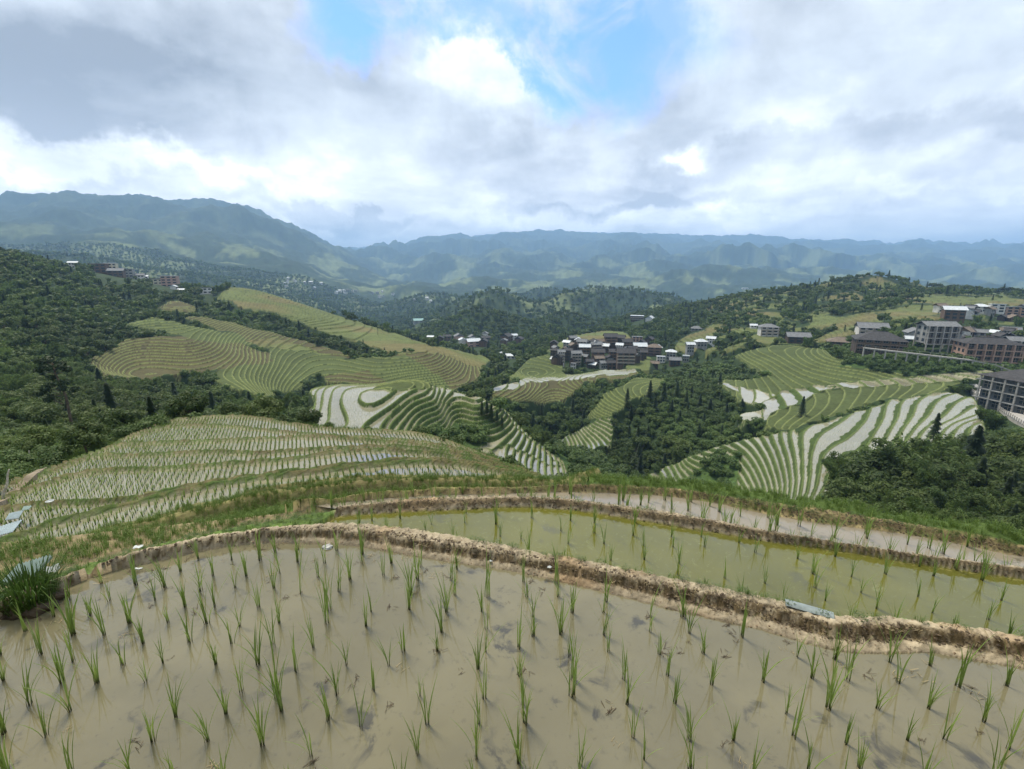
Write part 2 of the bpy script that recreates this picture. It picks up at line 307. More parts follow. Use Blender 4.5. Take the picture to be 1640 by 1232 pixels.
# separate hills beyond the village: photo pixel of the top, forward distance, flank slope
for px, py, yy, sl in ((725, 380, 7300, .20), (872, 375, 7800, .17), (1000, 379, 8000, .14), (1490, 387, 8500, .14), (1210, 383, 8300, .14), (1393, 440, 600, .42), (766, 489, 640, .50), (905, 498, 700, .42), (835, 512, 600, .40), (792, 464, 980, .46), (872, 441, 1650, .38), (958, 451, 1350, .40), (1010, 462, 1150, .36), (1055, 409, 3700, .40), (915, 470, 1100, .42),
                       (1130, 425, 2900, .36), (700, 470, 1500, .33), (640, 455, 2100, .34), (560, 445, 2400, .34), (760, 440, 2600, .32), (470, 452, 1700, .30), (1230, 440, 2600, .33), (980, 415, 4200, .33), (830, 412, 4700, .33), (720, 415, 4600, .34), (1350, 425, 3600, .33), (1500, 428, 3300, .33), (390, 440, 1900, .30), (250, 410, 2300, .33), (90, 395, 2300, .33)):
    a, b, c = ray(px, py); hx, hy, hz = a/b*yy, yy, c/b*yy; rh_ = math.hypot(hx, hy); j0, j1 = np.searchsorted(RR, [rh_*.55, rh_*1.6]); i0_, i1_ = np.searchsorted(AF, [math.atan2(hx, hy)-.5, math.atan2(hx, hy)+.5])
    dd = np.full(X.shape, 1e9); dd[i0_:i1_, j0:j1] = np.hypot(X[i0_:i1_, j0:j1]-hx, Y[i0_:i1_, j0:j1]-hy); k = dd < .5*yy
    ang = np.arctan2(X[k]-hx, Y[k]-hy); d_ = dd[k]; w0 = .035*yy
    spur = fbm(X[k]/(.16*yy)+px, Y[k]/(.16*yy), 4, 33, .5, True)
    h_ = hz-sl*(np.sqrt(d_**2+w0**2)-w0)*(1.+.20*np.sin(ang*3+px)+.12*np.sin(ang*5+py))-.035*yy*(.75-spur)*sstep(0, .12*yy, d_)
    zk = Z[k]; m_ = .012*yy; df = np.clip((h_-zk)/m_, -30, 30); Z[k] = zk+m_*np.log1p(np.exp(df))
# relief noise for the hills
amp = sstep(300, 1500, R2)*sstep(30000, 9000, R2)
Z += amp*R2*(.042-.022*sstep(5500, 7500, R2))*(fbm(X/1100+3, Y/1100, 7, 3, .52, True)-.66) * np.clip(1.0, 0, 1)
RELIEF = sstep(50, 160, R2)*(1-amp)*2.0*fbm(X/38, Y/38, 3, 9)
Z += sstep(500, 900, R2)*sstep(6000, 2000, R2)*8*np.abs(fbm(X/70, Y/70, 3, 21))

PX, PY = pix(X, Y, Z)
jit = 6
JX = PX+jit*fbm(X/(R2*.03+.01), Y/(R2*.03+.01), 2, 40)*1.4; JY = PY+jit*.6*fbm(X/(R2*.03+.01)+9, Y/(R2*.03+.01), 2, 43)*1.4
# land cover polygons (photo pixels, forward distance range)
PW, GT, BT, LG, SH, PT = 1, 2, 3, 4, 5, 6
REG = [
(PW, 55, 150, [(450, 695), (478, 675), (505, 645), (492, 625), (540, 611), (600, 610), (640, 606), (700, 617), (770, 635), (812, 660), (850, 700), (905, 742), (945, 785), (700, 800), (560, 720)]),
(PT, 60, 150, [(612, 700), (628, 655), (660, 640), (720, 645), (800, 655), (845, 700), (900, 745), (880, 745), (815, 712), (790, 720), (700, 712)]),
(GT, 95, 150, [(590, 624), (640, 604), (690, 613), (700, 621), (640, 624)]),
(SH, 60, 130, [(700, 694), (730, 678), (765, 686), (780, 712), (745, 722), (712, 712)]),
(SH, 55, 130, [(440, 700), (470, 668), (500, 668), (515, 690), (490, 705)]),
(BT, 140, 330, [(138, 575), (215, 537), (300, 539), (380, 546), (440, 572), (436, 590), (350, 592), (260, 602), (200, 606), (165, 598)]),
(GT, 140, 330, [(340, 605), (350, 592), (440, 578), (500, 600), (480, 622), (430, 635), (380, 625)]),
(GT, 180, 400, [(200, 516), (240, 506), (330, 526), (420, 545), (400, 553), (330, 546), (260, 531)]),
(BT, 180, 450, [(290, 504), (330, 507), (440, 534), (560, 566), (555, 580), (440, 556), (350, 527)]),
(BT, 240, 450, [(250, 487), (285, 478), (318, 490), (305, 500), (258, 497)]),
(LG, 240, 600, [(345, 472), (385, 455), (425, 460), (480, 484), (560, 510), (640, 536), (695, 553), (640, 562), (600, 550), (520, 532), (440, 502), (385, 492)]),
(LG, 200, 400, [(395, 545), (440, 540), (535, 573), (505, 580), (430, 562)]),
(BT, 150, 330, [(508, 582), (560, 573), (590, 580), (640, 565), (700, 563), (775, 590), (765, 606), (720, 628), (620, 615), (520, 612)]),
(GT, 180, 400, [(425, 556), (560, 572), (620, 570), (600, 590), (500, 604), (430, 576)]),
(LG, 230, 520, [(560, 540), (640, 548), (720, 556), (790, 575), (770, 590), (700, 565), (620, 562)]),
(GT, 150, 330, [(570, 575), (650, 568), (705, 600), (720, 625), (640, 620), (600, 600)]),
(BT, 170, 330, [(785, 630), (850, 604), (930, 599), (1010, 590), (1025, 600), (935, 612), (905, 640), (870, 648), (800, 636)]),
(PW, 200, 330, [(785, 622), (850, 601), (930, 598), (1010, 588), (1022, 597), (930, 606), (850, 614), (795, 628)]),
(GT, 165, 300, [(935, 668), (978, 622), (1020, 604), (1070, 606), (1052, 625), (1012, 640), (962, 675)]),
(PT, 130, 240, [(893, 702), (935, 682), (980, 666), (975, 712), (935, 726), (898, 716)]),
(GT, 230, 420, [(800, 612), (830, 588), (870, 566), (895, 575), (905, 604), (850, 606)]),
(LG, 240, 420, [(1000, 570), (1050, 570), (1042, 592), (1002, 592)]),
(LG, 290, 520, [(875, 562), (915, 535), (1000, 528), (1015, 545), (925, 560), (890, 570)]),
(LG, 230, 420, [(1080, 560), (1095, 535), (1150, 528), (1140, 545), (1110, 565)]),
(GT, 165, 300, [(1172, 568), (1210, 556), (1260, 551), (1325, 560), (1345, 572), (1420, 597), (1475, 602), (1400, 617), (1290, 620), (1230, 602)]),
(GT, 150, 300, [(1150, 610), (1250, 600), (1330, 615), (1230, 640), (1180, 640)]),
(PW, 140, 260, [(1330, 613), (1480, 601), (1610, 594), (1600, 604), (1480, 616), (1400, 620), (1320, 620)]),
(PW, 130, 240, [(1145, 612), (1215, 622), (1236, 632), (1225, 646), (1190, 640), (1178, 625)]),
(PW, 125, 240, [(1183, 658), (1228, 655), (1228, 672), (1183, 672)]),
(PT, 125, 260, [(1220, 645), (1250, 626), (1340, 615), (1332, 628), (1285, 650), (1222, 674)]),
(GT, 120, 260, [(1230, 662), (1285, 645), (1330, 622), (1545, 610), (1500, 630), (1400, 642), (1262, 690), (1222, 682)]),
(PT, 95, 230, [(1262, 696), (1340, 668), (1440, 638), (1530, 626), (1562, 640), (1582, 684), (1545, 706), (1480, 712), (1310, 735), (1280, 720)]),
(PT, 80, 200, [(1020, 790), (1035, 762), (1080, 740), (1180, 703), (1270, 688), (1310, 720), (1345, 790), (1330, 830), (1180, 812), (1060, 800)]),
(SH, 80, 200, [(1110, 760), (1150, 735), (1185, 725), (1180, 780), (1140, 800), (1105, 790)]),
(LG, 250, 500, [(1420, 495), (1520, 484), (1535, 500), (1430, 512)]),
(LG, 250, 600, [(1290, 512), (1400, 498), (1420, 516), (1300, 524)]),
(LG, 300, 600, [(1470, 474), (1640, 478), (1700, 492), (1500, 488)]),
(SH, 150, 260, [(1340, 585), (1400, 570), (1560, 580), (1600, 592), (1470, 600), (1400, 592)]),
(SH, 85, 170, [(860, 690), (880, 700), (1040, 770), (1000, 800), (930, 790), (900, 740)]),
]
cover = np.zeros(X.shape, np.int8)
vis = np.isfinite(PX) & (~back) & (R2 > 20)
for kind, y0, y1, poly in REG:
    pa = np.array(poly); m = vis & (Y > y0) & (Y < y1) & (JX > pa[:, 0].min()) & (JX < pa[:, 0].max()) & (JY > pa[:, 1].min()) & (JY < pa[:, 1].max())
    ii = np.nonzero(m); r = inpoly(JX[ii], JY[ii], poly); cover[ii[0][r], ii[1][r]] = kind
# open ground sprinkled over the right hill
rh = vis & (Y > 280) & (Y < 620) & (PX > 1130) & (cover == 0) & (fbm(X/26, Y/26, 3, 61) > .03)
cover[rh] = LG

# the forest floor lies below the canopy that the photograph shows
fm = ((cover == 0) & ~back & (R2 > 40)).astype(np.float32)
def blur(a, n, axis):
    c = np.cumsum(np.pad(a, [(n+1, n) if k == axis else (0, 0) for k in range(2)], mode='edge'), axis=axis, dtype=np.float64)
    return ((np.take(c, range(2*n+1, c.shape[axis]), axis)-np.take(c, range(0, c.shape[axis]-2*n-1), axis))/(2*n+1)).astype(np.float32)
fm = blur(blur(fm, 6, 1), 9, 0)
Z += RELIEF*sstep(.3, 1., fm)
Z -= np.minimum(5.2, .055*np.maximum(R2-36, 0))*sstep(.35, 1., fm)*sstep(1600, 900, R2)
# zones of the near ground
zone_poly = np.concatenate([EL[1], E12[E12[:, 0] > 1.2], np.array([[14, 2], [5, -3], [-8, -3], [-16, 3]]), EL[10][:1]*1.15, EL[7][:1]*1.05])
near = np.zeros(X.shape, bool); sel = (R2 < 45) & ~back
near[sel] = inpoly(X[sel], Y[sel], zone_poly.tolist())
STEP = .72
HB = np.zeros(X.shape); V = np.zeros(X.shape)
ii = np.nonzero(near | (sel & (R2 < 40))); V[ii] = tps_eval(VFIT, X[ii], Y[ii], True)
zfar = Z.copy(); terr = ((cover >= 1) & (cover <= 3)) | (cover == PT) | ((cover == 4) & (Y < 620))
STM = np.where((cover == GT) | (cover == BT), .55, np.where(cover == LG, .95, np.where(cover == PT, .80, STEP)))
HB = np.where(near, V, zfar/STM+2000)
ga = np.abs(np.gradient(HB, axis=1)/np.gradient(R2, axis=1)); gb = np.gradient(HB, axis=0)/np.maximum(np.gradient(A2, axis=0)*R2, 1e-6)
GR = np.clip(np.sqrt(ga**2+gb**2), 1e-3, None)
fr = HB-np.floor(HB); dE = fr/GR; dR = (1-fr)/GR; wid = 1/GR; nI = np.floor(HB)
# --- near fields
nn = np.clip(nI, -3, 13); zn = np.interp(nn, LV, LZ); zn1 = np.interp(nn+1, LV, LZ)
rw = np.clip((zn1-zn)*.2, .05, .45*wid); bw = np.minimum(.17, .3*wid)
rise = sstep(1, 0, dR/rw)
zt = zn+(zn1-zn)*rise+np.where(nn < 8, .16, .09)*sstep(1, .45, dE/bw)*(1+.5*fbm(X*2, Y*2, 2, 5))
hid = near & (nn >= 7) & (nn < 10)                                # steep drop that the near bunds hide
Z = np.where(near, zt, Z)
# --- far terraces
tm = terr & ~near & ~back
rwf = np.where(cover == PT, np.clip(.36*wid, .1, 2.0)*(.8+.4*fbm(X/6, Y/6, 2, 64)), np.clip(STM*.34, .1, .5*wid)); bwf = np.minimum(.42+R2*.0008, .35*wid)
risef = sstep(1, 0, dR/rwf)
ztf = STM*(nI-2000)+STM*risef+.22*sstep(1, .4, dE/bwf)
Z = np.where(tm, ztf, Z)
# blend the outside rim of the near fields
# --- foreground bunds
fg = np.nonzero((R2 < 11) & ~back); x = X[fg]; y = Y[fg]
dW1, sW1 = pdist(x, y, W1); dK1, sK1 = pdist(x, y, K1); dW2, sW2 = pdist(x, y, W2); dK2, sK2 = pdist(x, y, K2)
dW3, sW3 = pdist(x, y, W3); dE12, sE12 = pdist(x, y, E12)
inA = sW1 < 0; b1 = (sW1 >= 0) & (sK1 < 0)
s1 = dW1/(dW1+dK1+1e-6)
zz = Z[fg].copy()
clod = fbm(x*15, y*15, 5, 31, .6)*.62+.5; fine = fbm(x*30, y*30, 3, 37)
edge = .03*fbm(x*5, y*5, 3, 51)
Wb = dW1+dK1
def bund(s, wdt, z0, z1, h, ledge=.38):
    up = .006+.018*sstep(0, ledge, s)
    scar = sstep(ledge, ledge+.22, s+.10*(clod-.5)*2)
    top = (z0-z0+up)*(1-scar)+scar*h
    fall = sstep(1.12, .93, s)
    return z0+top*fall+(z1-z0-.02)*(1-fall)
zA = ZA-.012-.05*sstep(0, .35, dW1+edge)
xw = sstep(-.6, 1.8, x)
zb1 = bund(s1, Wb, ZA, ZA+.02, .075, .24+.12*xw)+(clod-.5)*.024*sstep(.1, .35, s1)+fine*.010
zz = np.where(inA, zA+fine*.002, zz)
zz = np.where(b1, zb1, zz)
# field B: between K1 and W2 on the right
leftend = atz(535, 830, ZB)
isB = (sK1 > 0) & (sW2 < 0) & (x > leftend[0]-.02) & (y < 30)
dB = np.minimum(dK1, dW2)
zz = np.where(isB, ZB-.0-.05*sstep(0, .2, dB-.02+edge*.5)+.035*sstep(.07, 0, dK1)+fine*.003, zz)
b2 = (sK1 > 0) & ~isB & (sK2 < 0) & ((x > leftend[0]-.0) & (sW2 >= 0))
s2 = dW2/(dW2+dK2+1e-6)
zb2 = bund(s2, 0, ZB, ZC+.02, .06, .12)+(clod-.5)*.026+fine*.008
zz = np.where(b2, zb2, zz)
l2 = (sK1 > 0) & (x <= leftend[0]) & (sK2 < 0)                    # the grassy start of the second bund
isC = (sK2 > 0) & (sW3 < 0)
zz = np.where(isC, ZC-.05*sstep(0, .12, np.minimum(dK2, dW3)+edge*.5)+fine*.003, zz)
b3 = (sK2 > 0) & (sW3 >= 0) & (sE12 < 0) & (dE12 < 1.2)
s3 = dW3/(dW3+dE12+1e-6)
zb3 = ZC+.01+.045*sstep(0, .6, s3+.1*(clod-.5))+(clod-.5)*.02+fine*.007
zz = np.where(b3, zb3, zz)
lg_ = (sK1 > 0) & (sE12 < 0) & (dE12 < 3.5) & ~(isB | b2 | isC | b3)
zg = ZA+.02-.10*sstep(0, .5, dK1)+(clod-.5)*.03+fine*.01
zz = np.where(lg_, zg, zz)
out12 = (sE12 >= 0) & (x > 0.8) & (dE12 < 1.2)
wo = sstep(.16, .55, dE12+.05*fbm(x*3, y*3, 3, 53))
zz = np.where(out12, (ZC+.05+(clod-.5)*.02)*(1-wo)+(zz)*wo, zz)
Z[fg] = zz
# roughen other near ground
Z += np.where((R2 > 3) & (R2 < 45) & near, .02*fbm(X*6, Y*6, 3, 71)*(dE < bw), 0)
Z += np.where((~near) & (R2 > 4.5) & (R2 < 60), .10*fbm(X*1.4, Y*1.4, 4, 72), 0)

# ------------------------------------------------------------------ ground colour (surface colours, plus sunlit patches painted on the far slopes)
def C3(*c): return np.array(c)
col = np.zeros(X.shape+(3,), np.float32); wat = np.zeros(X.shape, np.float32)
nA = fbm(X/7, Y/7, 4, 81)[..., None]; nB = fbm(X/60, Y/60, 4, 83)[..., None]; nC = fbm(X*1.3, Y*1.3, 3, 85)[..., None]
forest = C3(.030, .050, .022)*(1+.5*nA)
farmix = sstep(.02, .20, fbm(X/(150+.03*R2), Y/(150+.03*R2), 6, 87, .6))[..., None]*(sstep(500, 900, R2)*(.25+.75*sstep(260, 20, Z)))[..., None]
far_c = C3(.030, .050, .028)*(1-farmix)+C3(.125, .155, .08)*farmix  # pale green patches: light fields, and sunlit slopes painted into the colour
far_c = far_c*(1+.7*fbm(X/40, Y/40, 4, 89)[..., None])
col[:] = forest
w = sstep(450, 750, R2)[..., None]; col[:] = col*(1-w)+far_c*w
grass = C3(.085, .135, .042)*(1+.35*nA+.2*nC)
sel = lambda m: m[..., None]
col = np.where(sel(cover == SH), C3(.055, .095, .032)*(1+.6*nC+.4*nA), col)
lgc = C3(.105, .13, .052)*(1-sstep(-.1, .3, nB))+C3(.135, .125, .062)*sstep(-.1, .3, nB)
col = np.where(sel(cover == LG), lgc*(1+.3*nA), col)
line = sstep(1.2, .5, dE/bwf)                                     # bund strip
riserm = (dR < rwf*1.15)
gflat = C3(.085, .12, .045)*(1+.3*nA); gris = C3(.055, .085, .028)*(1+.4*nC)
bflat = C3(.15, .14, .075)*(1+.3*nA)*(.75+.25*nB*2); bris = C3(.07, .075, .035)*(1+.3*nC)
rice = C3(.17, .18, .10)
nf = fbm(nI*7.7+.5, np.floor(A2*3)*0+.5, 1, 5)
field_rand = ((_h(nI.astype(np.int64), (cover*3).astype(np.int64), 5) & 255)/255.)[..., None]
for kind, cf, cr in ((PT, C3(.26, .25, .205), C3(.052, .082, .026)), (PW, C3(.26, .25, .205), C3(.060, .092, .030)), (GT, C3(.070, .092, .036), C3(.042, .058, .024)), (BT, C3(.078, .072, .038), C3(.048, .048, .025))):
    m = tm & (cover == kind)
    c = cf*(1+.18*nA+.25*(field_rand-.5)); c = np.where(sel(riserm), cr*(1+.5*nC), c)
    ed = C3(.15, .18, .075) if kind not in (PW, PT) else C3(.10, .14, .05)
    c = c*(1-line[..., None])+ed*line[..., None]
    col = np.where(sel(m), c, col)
m = tm & (cover == LG); col = np.where(sel(m), col*(1-.35*riserm[..., None]), col)
wat = np.where(tm & ((cover == PW) | (cover == PT)) & ~riserm, 1-line, wat)
# near fields
isw = near & (nn < 9) & (nn >= 1)
lineN = sstep(1.15, .7, dE/bw)
cN = C3(.235, .225, .18)*(1+.12*nA)
mudtop = C3(.13, .12, .065)*(1+.5*nC); mudtop = mudtop*(1-sstep(-.2, .2, nC))+grass*.65*sstep(-.2, .2, nC)
risN = (dR < rw*1.05)
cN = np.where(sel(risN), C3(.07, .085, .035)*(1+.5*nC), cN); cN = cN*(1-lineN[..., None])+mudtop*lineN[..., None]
strip = near & (nn >= 9)
cS = grass*(1+.2*nC); soil = C3(.20, .16, .10)*(1+.3*nC)
sp = sstep(.22, .5, fbm(X*2.2, Y*2.2, 4, 95))[..., None]
cS = cS*(1-.45*sp)+soil*.45*sp; cS = cS*(1-.7*lineN[..., None])+C3(.22, .18, .10)*.7*lineN[..., None]
col = np.where(sel(near & ~strip), cN, col); col = np.where(sel(strip), cS, col)
wat = np.where(near, np.where(isw & ~risN, 1-lineN, 0), wat)
rim = (~near) & (R2 < 46) & (cover == 0) & ~back
col = np.where(sel(rim), grass*.75, col)
# foreground
fx = x; ncl = clod[:, None]; f_ = fine[:, None]
sand = C3(.35, .30, .245)*(1+.22*(ncl-.5)*2+.25*f_); red = C3(.36, .22, .12)
big = fbm(x*1.7, y*1.7, 3, 101)[:, None]
sand = sand*(1-.5*sstep(.15, .5, big))+red*.5*sstep(.15, .5, big)
dark = C3(.125, .095, .062)*(1+.5*f_)
dk = sstep(.18+.1*xw, .27+.1*xw, s1+.15*(clod-.5)*2)*sstep(.46+.22*xw, .38+.18*xw, s1+.2*(clod-.5)*2)*sstep(-.35, .15, fbm(x*22, y*22, 4, 103, .65)+.08)
c1 = sand*(1-dk[:, None])+dark*dk[:, None]
wet = sstep(.28, .0, s1)[:, None]; c1 = c1*(1-.35*wet)
gr = sstep(.90, 1.0, s1+.12*fbm(x*8, y*8, 3, 105))[:, None]; c1 = c1*(1-gr)+C3(.10, .16, .045)*gr
dk2 = sstep(.08, .2, s2)*sstep(.62, .48, s2+.2*(clod-.5)*2); c2 = (sand*.92)*(1-.85*dk2[:, None])+dark*.85*dk2[:, None]
sg3 = sstep(-.1, .25, big)*.6; c3 = (C3(.26, .215, .125)*(1+.4*f_))*(1-sg3)+C3(.12, .16, .055)*sg3
dk3 = sstep(.1, .3, s3)*sstep(.75, .5, s3+.2*(clod-.5)*2); c3 = c3*(1-.7*dk3[:, None])+dark*.7*dk3[:, None]
mud = C3(.22, .18, .12)
cc = col[fg].astype(float)
def put(m, c):
    global cc
    cc = np.where(m[:, None], c, cc)
gs = sstep(-.35, .1, fbm(x*2.6, y*2.6, 4, 107)+.3*sstep(0, .35, dK1))[:, None]
put(lg_, sand*.85*(1-gs)+C3(.095, .15, .042)*(1+.4*f_)*gs)
put(inA, mud*np.ones_like(sand)); put(b1, c1); put(isB, C3(.15, .14, .05)*np.ones_like(sand)); put(b2, c2); put(isC, mud*np.ones_like(sand)); put(b3, c3)
col[fg] = cc; wat[fg] = np.where(lg_ | inA | b1 | isB | b2 | isC | b3, 0, wat[fg])
col = np.clip(col*np.array([1.05, 1.02, .87], np.float32), .005, .9)
PX, PY = pix(X, Y, Z)

def build_terrain():
    na, nr = X.shape
    co_ = np.stack([X, Y, Z], -1).reshape(-1, 3).astype(np.float32)
    i = np.arange(na)[:, None]; j = np.arange(nr-1)[None]; i2 = (i+1) % na
    q = np.stack([i*nr+j, i*nr+j+1, i2*nr+j+1, i2*nr+j], -1).reshape(-1, 4).astype(np.int32)
    me = bpy.data.meshes.new('terrain'); me.vertices.add(len(co_)); me.vertices.foreach_set('co', co_.ravel())
    me.loops.add(q.size); me.loops.foreach_set('vertex_index', q.ravel())
    me.polygons.add(len(q)); me.polygons.foreach_set('loop_start', np.arange(0, q.size, 4, dtype=np.int32))
    me.update(calc_edges=True)
    # orientation: up
    a = me.attributes.new('ground_tint', 'FLOAT_COLOR', 'POINT')
    rgba = np.ones((len(co_), 4), np.float32); rgba[:, :3] = col.reshape(-1, 3); a.data.foreach_set('color', rgba.ravel())
    a = me.attributes.new('wetness', 'FLOAT', 'POINT'); a.data.foreach_set('value', wat.reshape(-1).astype(np.float32))
    o = bpy.data.objects.new('terrain', me); COL.objects.link(o); o['kind'] = 'structure'
    return o
TERRAIN = build_terrain()

def mat(name):
    m = bpy.data.materials.new(name); m.use_nodes = True; t = m.node_tree; t.nodes.clear(); N = NT(t)
    out = N.n('ShaderNodeOutputMaterial'); p = N.n('ShaderNodeBsdfPrincipled'); t.links.new(p.outputs[0], out.inputs[0])
    return m, N, p
def terrain_mat():
    m, N, p = mat('terrain'); t = m.node_tree
    pos = N.n('ShaderNodeNewGeometry').outputs['Position']
    at = N.n('ShaderNodeAttribute', attribute_name='ground_tint'); aw = N.n('ShaderNodeAttribute', attribute_name='wetness')
    n1 = N.noise(pos, 14, 5, .65); n2 = N.noise(pos, .9, 5, .6); n3 = N.noise(pos, .06, 5, .6)
    k = N.m('MULTIPLY', N.ramp(n1, .2, .8, .62, 1.38), N.m('MULTIPLY', N.ramp(n2, .2, .8, .75, 1.25), N.ramp(n3, .2, .8, .85, 1.15)))
    dry = N.vm('SCALE', at.outputs['Color'], k)
    gn = N.n('ShaderNodeSeparateXYZ'); t.links.new(N.n('ShaderNodeNewGeometry').outputs['True Normal'], gn.inputs[0])
    w = N.m('MULTIPLY', N.ramp(aw.outputs['Fac'], .35, .65), N.ramp(N.m('ABSOLUTE', gn.outputs[2]), .93, .99))
    wetc = N.vm('SCALE', at.outputs['Color'], N.ramp(n2, .2, .8, .9, 1.1))
    N.put(p.inputs['Base Color'], N.mix(w, dry, wetc))
    N.put(p.inputs['Roughness'], N.m('ADD', .95, N.m('MULTIPLY', w, -.87)))
    N.put(p.inputs['Specular IOR Level'], N.m('ADD', .15, N.m('MULTIPLY', w, .65)))
    b = N.n('ShaderNodeBump'); b.inputs['Strength'].default_value = .5; b.inputs['Distance'].default_value = .03; N.put(b.inputs['Height'], n1)
    vz = N.mix(w, b.outputs[0], (0., 0., 1.)); nv = N.vm('NORMALIZE', vz)
    t.links.new(nv, p.inputs['Normal'])
    return m
TERRAIN.data.materials.append(terrain_mat())

# ------------------------------------------------------------------ finding the ground under a pixel
ZG = Z[:NF]; TG = ZG/RR[None]
def ground_z(x, y):
    x = np.asarray(x, float); y = np.asarray(y, float); az = np.arctan2(x, y); r = np.hypot(x, y)
    fa = np.clip((az+AZM)/(2*AZM)*(NF-1), 0, NF-1.001); i = fa.astype(int); u = fa-i
    j = np.clip(np.searchsorted(RR, r)-1, 0, len(RR)-2); v = (r-RR[j])/(RR[j+1]-RR[j])
    return (ZG[i, j]*(1-u)+ZG[i+1, j]*u)*(1-v)+(ZG[i, j+1]*(1-u)+ZG[i+1, j+1]*u)*v
def hit(px, py, ymin=0, ymax=1e9):
    a, b, c = ray(px, py); az = math.atan2(a, b); t = c/math.hypot(a, b)
    i = int(round((az+AZM)/(2*AZM)*(NF-1))); i = min(max(i, 0), NF-1)
    ys = RR*math.cos(az); ok = np.nonzero((TG[i] >= t) & (ys > ymin) & (ys < ymax))[0]
    if len(ok) == 0:
        k = np.nonzero((ys > ymin) & (ys < ymax))[0]; j = k[np.argmax(TG[i][k])]
    else: j = ok[0]
    r = RR[j]; return Vector((r*math.sin(az), r*math.cos(az), float(ZG[i, j])))
HORIZ = np.maximum.accumulate(TG, axis=1)
def visible(x, y, top):
    """is something whose top is at height `top` seen over the ground before it"""
    az = np.arctan2(x, y); r = np.hypot(x, y); i = np.clip(np.rint((az+AZM)/(2*AZM)*(NF-1)).astype(int), 0, NF-1)
    j = np.clip(np.searchsorted(RR, r*.97)-1, 0, len(RR)-1)
    return (top/r) > HORIZ[i, j]-.002
def cover_at(x, y):
    az = np.arctan2(x, y); r = np.hypot(x, y); i = np.clip(np.rint((az+AZM)/(2*AZM)*(NF-1)).astype(int), 0, NF-1)
    j = np.clip(np.searchsorted(RR, r)-1, 0, len(RR)-1); return cover[i, j], near[i, j]

# ------------------------------------------------------------------ water sheets
def sheet(name, loop, z, mt):
    bm = bmesh.new(); vs = [bm.verts.new((p[0], p[1], z)) for p in loop]; f = bm.faces.new(vs); bmesh.ops.triangulate(bm, faces=[f])
    for q in bm.faces:
        if q.normal.z < 0: q.normal_flip()
    me = bpy.data.meshes.new(name); bm.to_mesh(me); bm.free(); o = bpy.data.objects.new(name, me); COL.objects.link(o)
    me.materials.append(mt); o['kind'] = 'structure'; return o
def water_mat(name, c1, c2, c3, speck=0., rough=.06, green=None):
    m, N, p = mat(name); t = m.node_tree
    pos = N.n('ShaderNodeNewGeometry').outputs['Position']
    a = N.noise(pos, 1.3, 5, .6, .4); b = N.noise(pos, 5.5, 5, .65, .5); c = N.noise(pos, 26, 4, .6)
    cl_ = N.mix(N.ramp(a, .35, .65), c1, c2)
    cl_ = N.mix(N.m('MULTIPLY', N.ramp(b, .54, .66, 0, .85), N.ramp(N.noise(pos, 1.9, 3), .46, .58)), cl_, c3)
    cl_ = N.mix(N.ramp(c, .58, .75, 0, .35), cl_, c3)
    if speck:
        s = N.noise(pos, 9, 6, .75, 2.5); cl_ = N.mix(N.ramp(s, .56, .66, 0, speck), cl_, green)
    N.put(p.inputs['Base Color'], cl_); p.inputs['Roughness'].default_value = rough
    p.inputs['IOR'].default_value = 1.5; p.inputs['Specular IOR Level'].default_value = .75
    bp = N.n('ShaderNodeBump'); bp.inputs['Strength'].default_value = .035; bp.inputs['Distance'].default_value = .01
    N.put(bp.inputs['Height'], N.noise(pos, 7, 3, .5)); t.links.new(bp.outputs[0], p.inputs['Normal'])
    return m
mwA = water_mat('muddy_water', (.182, .163, .096), (.148, .134, .082), (.040, .039, .036), rough=.012)
mwB = water_mat('green_water', (.122, .119, .020), (.100, .100, .020), (.08, .08, .03), .5, .03, (.20, .21, .08))
mwC = water_mat('pale_water', (.27, .23, .17), (.23, .20, .15), (.12, .11, .08))
def nearest_mid(Aline, Bline):
    out = []
    for p in Aline:
        d = ((Bline-p)**2).sum(1); out.append((p+Bline[d.argmin()])/2)
    return out
m1 = nearest_mid(K1, W1); m2 = nearest_mid(W2, K2); m3 = nearest_mid(W3, E12)
sheet('paddy_water', [tuple(p) for p in m1]+[(9, -2), (-8, -2)], ZA, mwA)
i0 = int(np.argmin([abs(p[0]-leftend[0]) for p in m1]))
sheet('paddy_water', [tuple(p) for p in m1[i0:]]+[tuple(p) for p in m2[::-1]], ZB, mwB)
sheet('paddy_water', [tuple(p) for p in K2[8:]]+[tuple(p) for p in m3[::-1]], ZC, mwC)
# ------------------------------------------------------------------ haze: one box of air
m = bpy.data.materials.new('haze'); m.use_nodes = True; t = m.node_tree; t.nodes.clear()
ov = t.nodes.new('ShaderNodeOutputMaterial'); pv = t.nodes.new('ShaderNodeVolumePrincipled'); t.links.new(pv.outputs[0], ov.inputs['Volume'])
pv.inputs['Color'].default_value = (.40, .64, 1., 1); pv.inputs['Density'].default_value = 1.6e-4; pv.inputs['Anisotropy'].default_value = 0.1
zlo, zhi = float(Z.min())-20, float(Z[:, RR < 12000].max())+25
bm = bmesh.new(); bmesh.ops.create_cube(bm, size=1)
for v_ in bm.verts: v_.co = (v_.co.x*30000, v_.co.y*30000, zlo if v_.co.z < 0 else zhi)
me = bpy.data.meshes.new('haze'); bm.to_mesh(me); bm.free(); me.materials.append(m)
o = bpy.data.objects.new('haze', me); COL.objects.link(o); o['kind'] = 'stuff'; o['label'] = 'pale blue haze filling the valley and softening the far mountains'; o['category'] = 'haze'

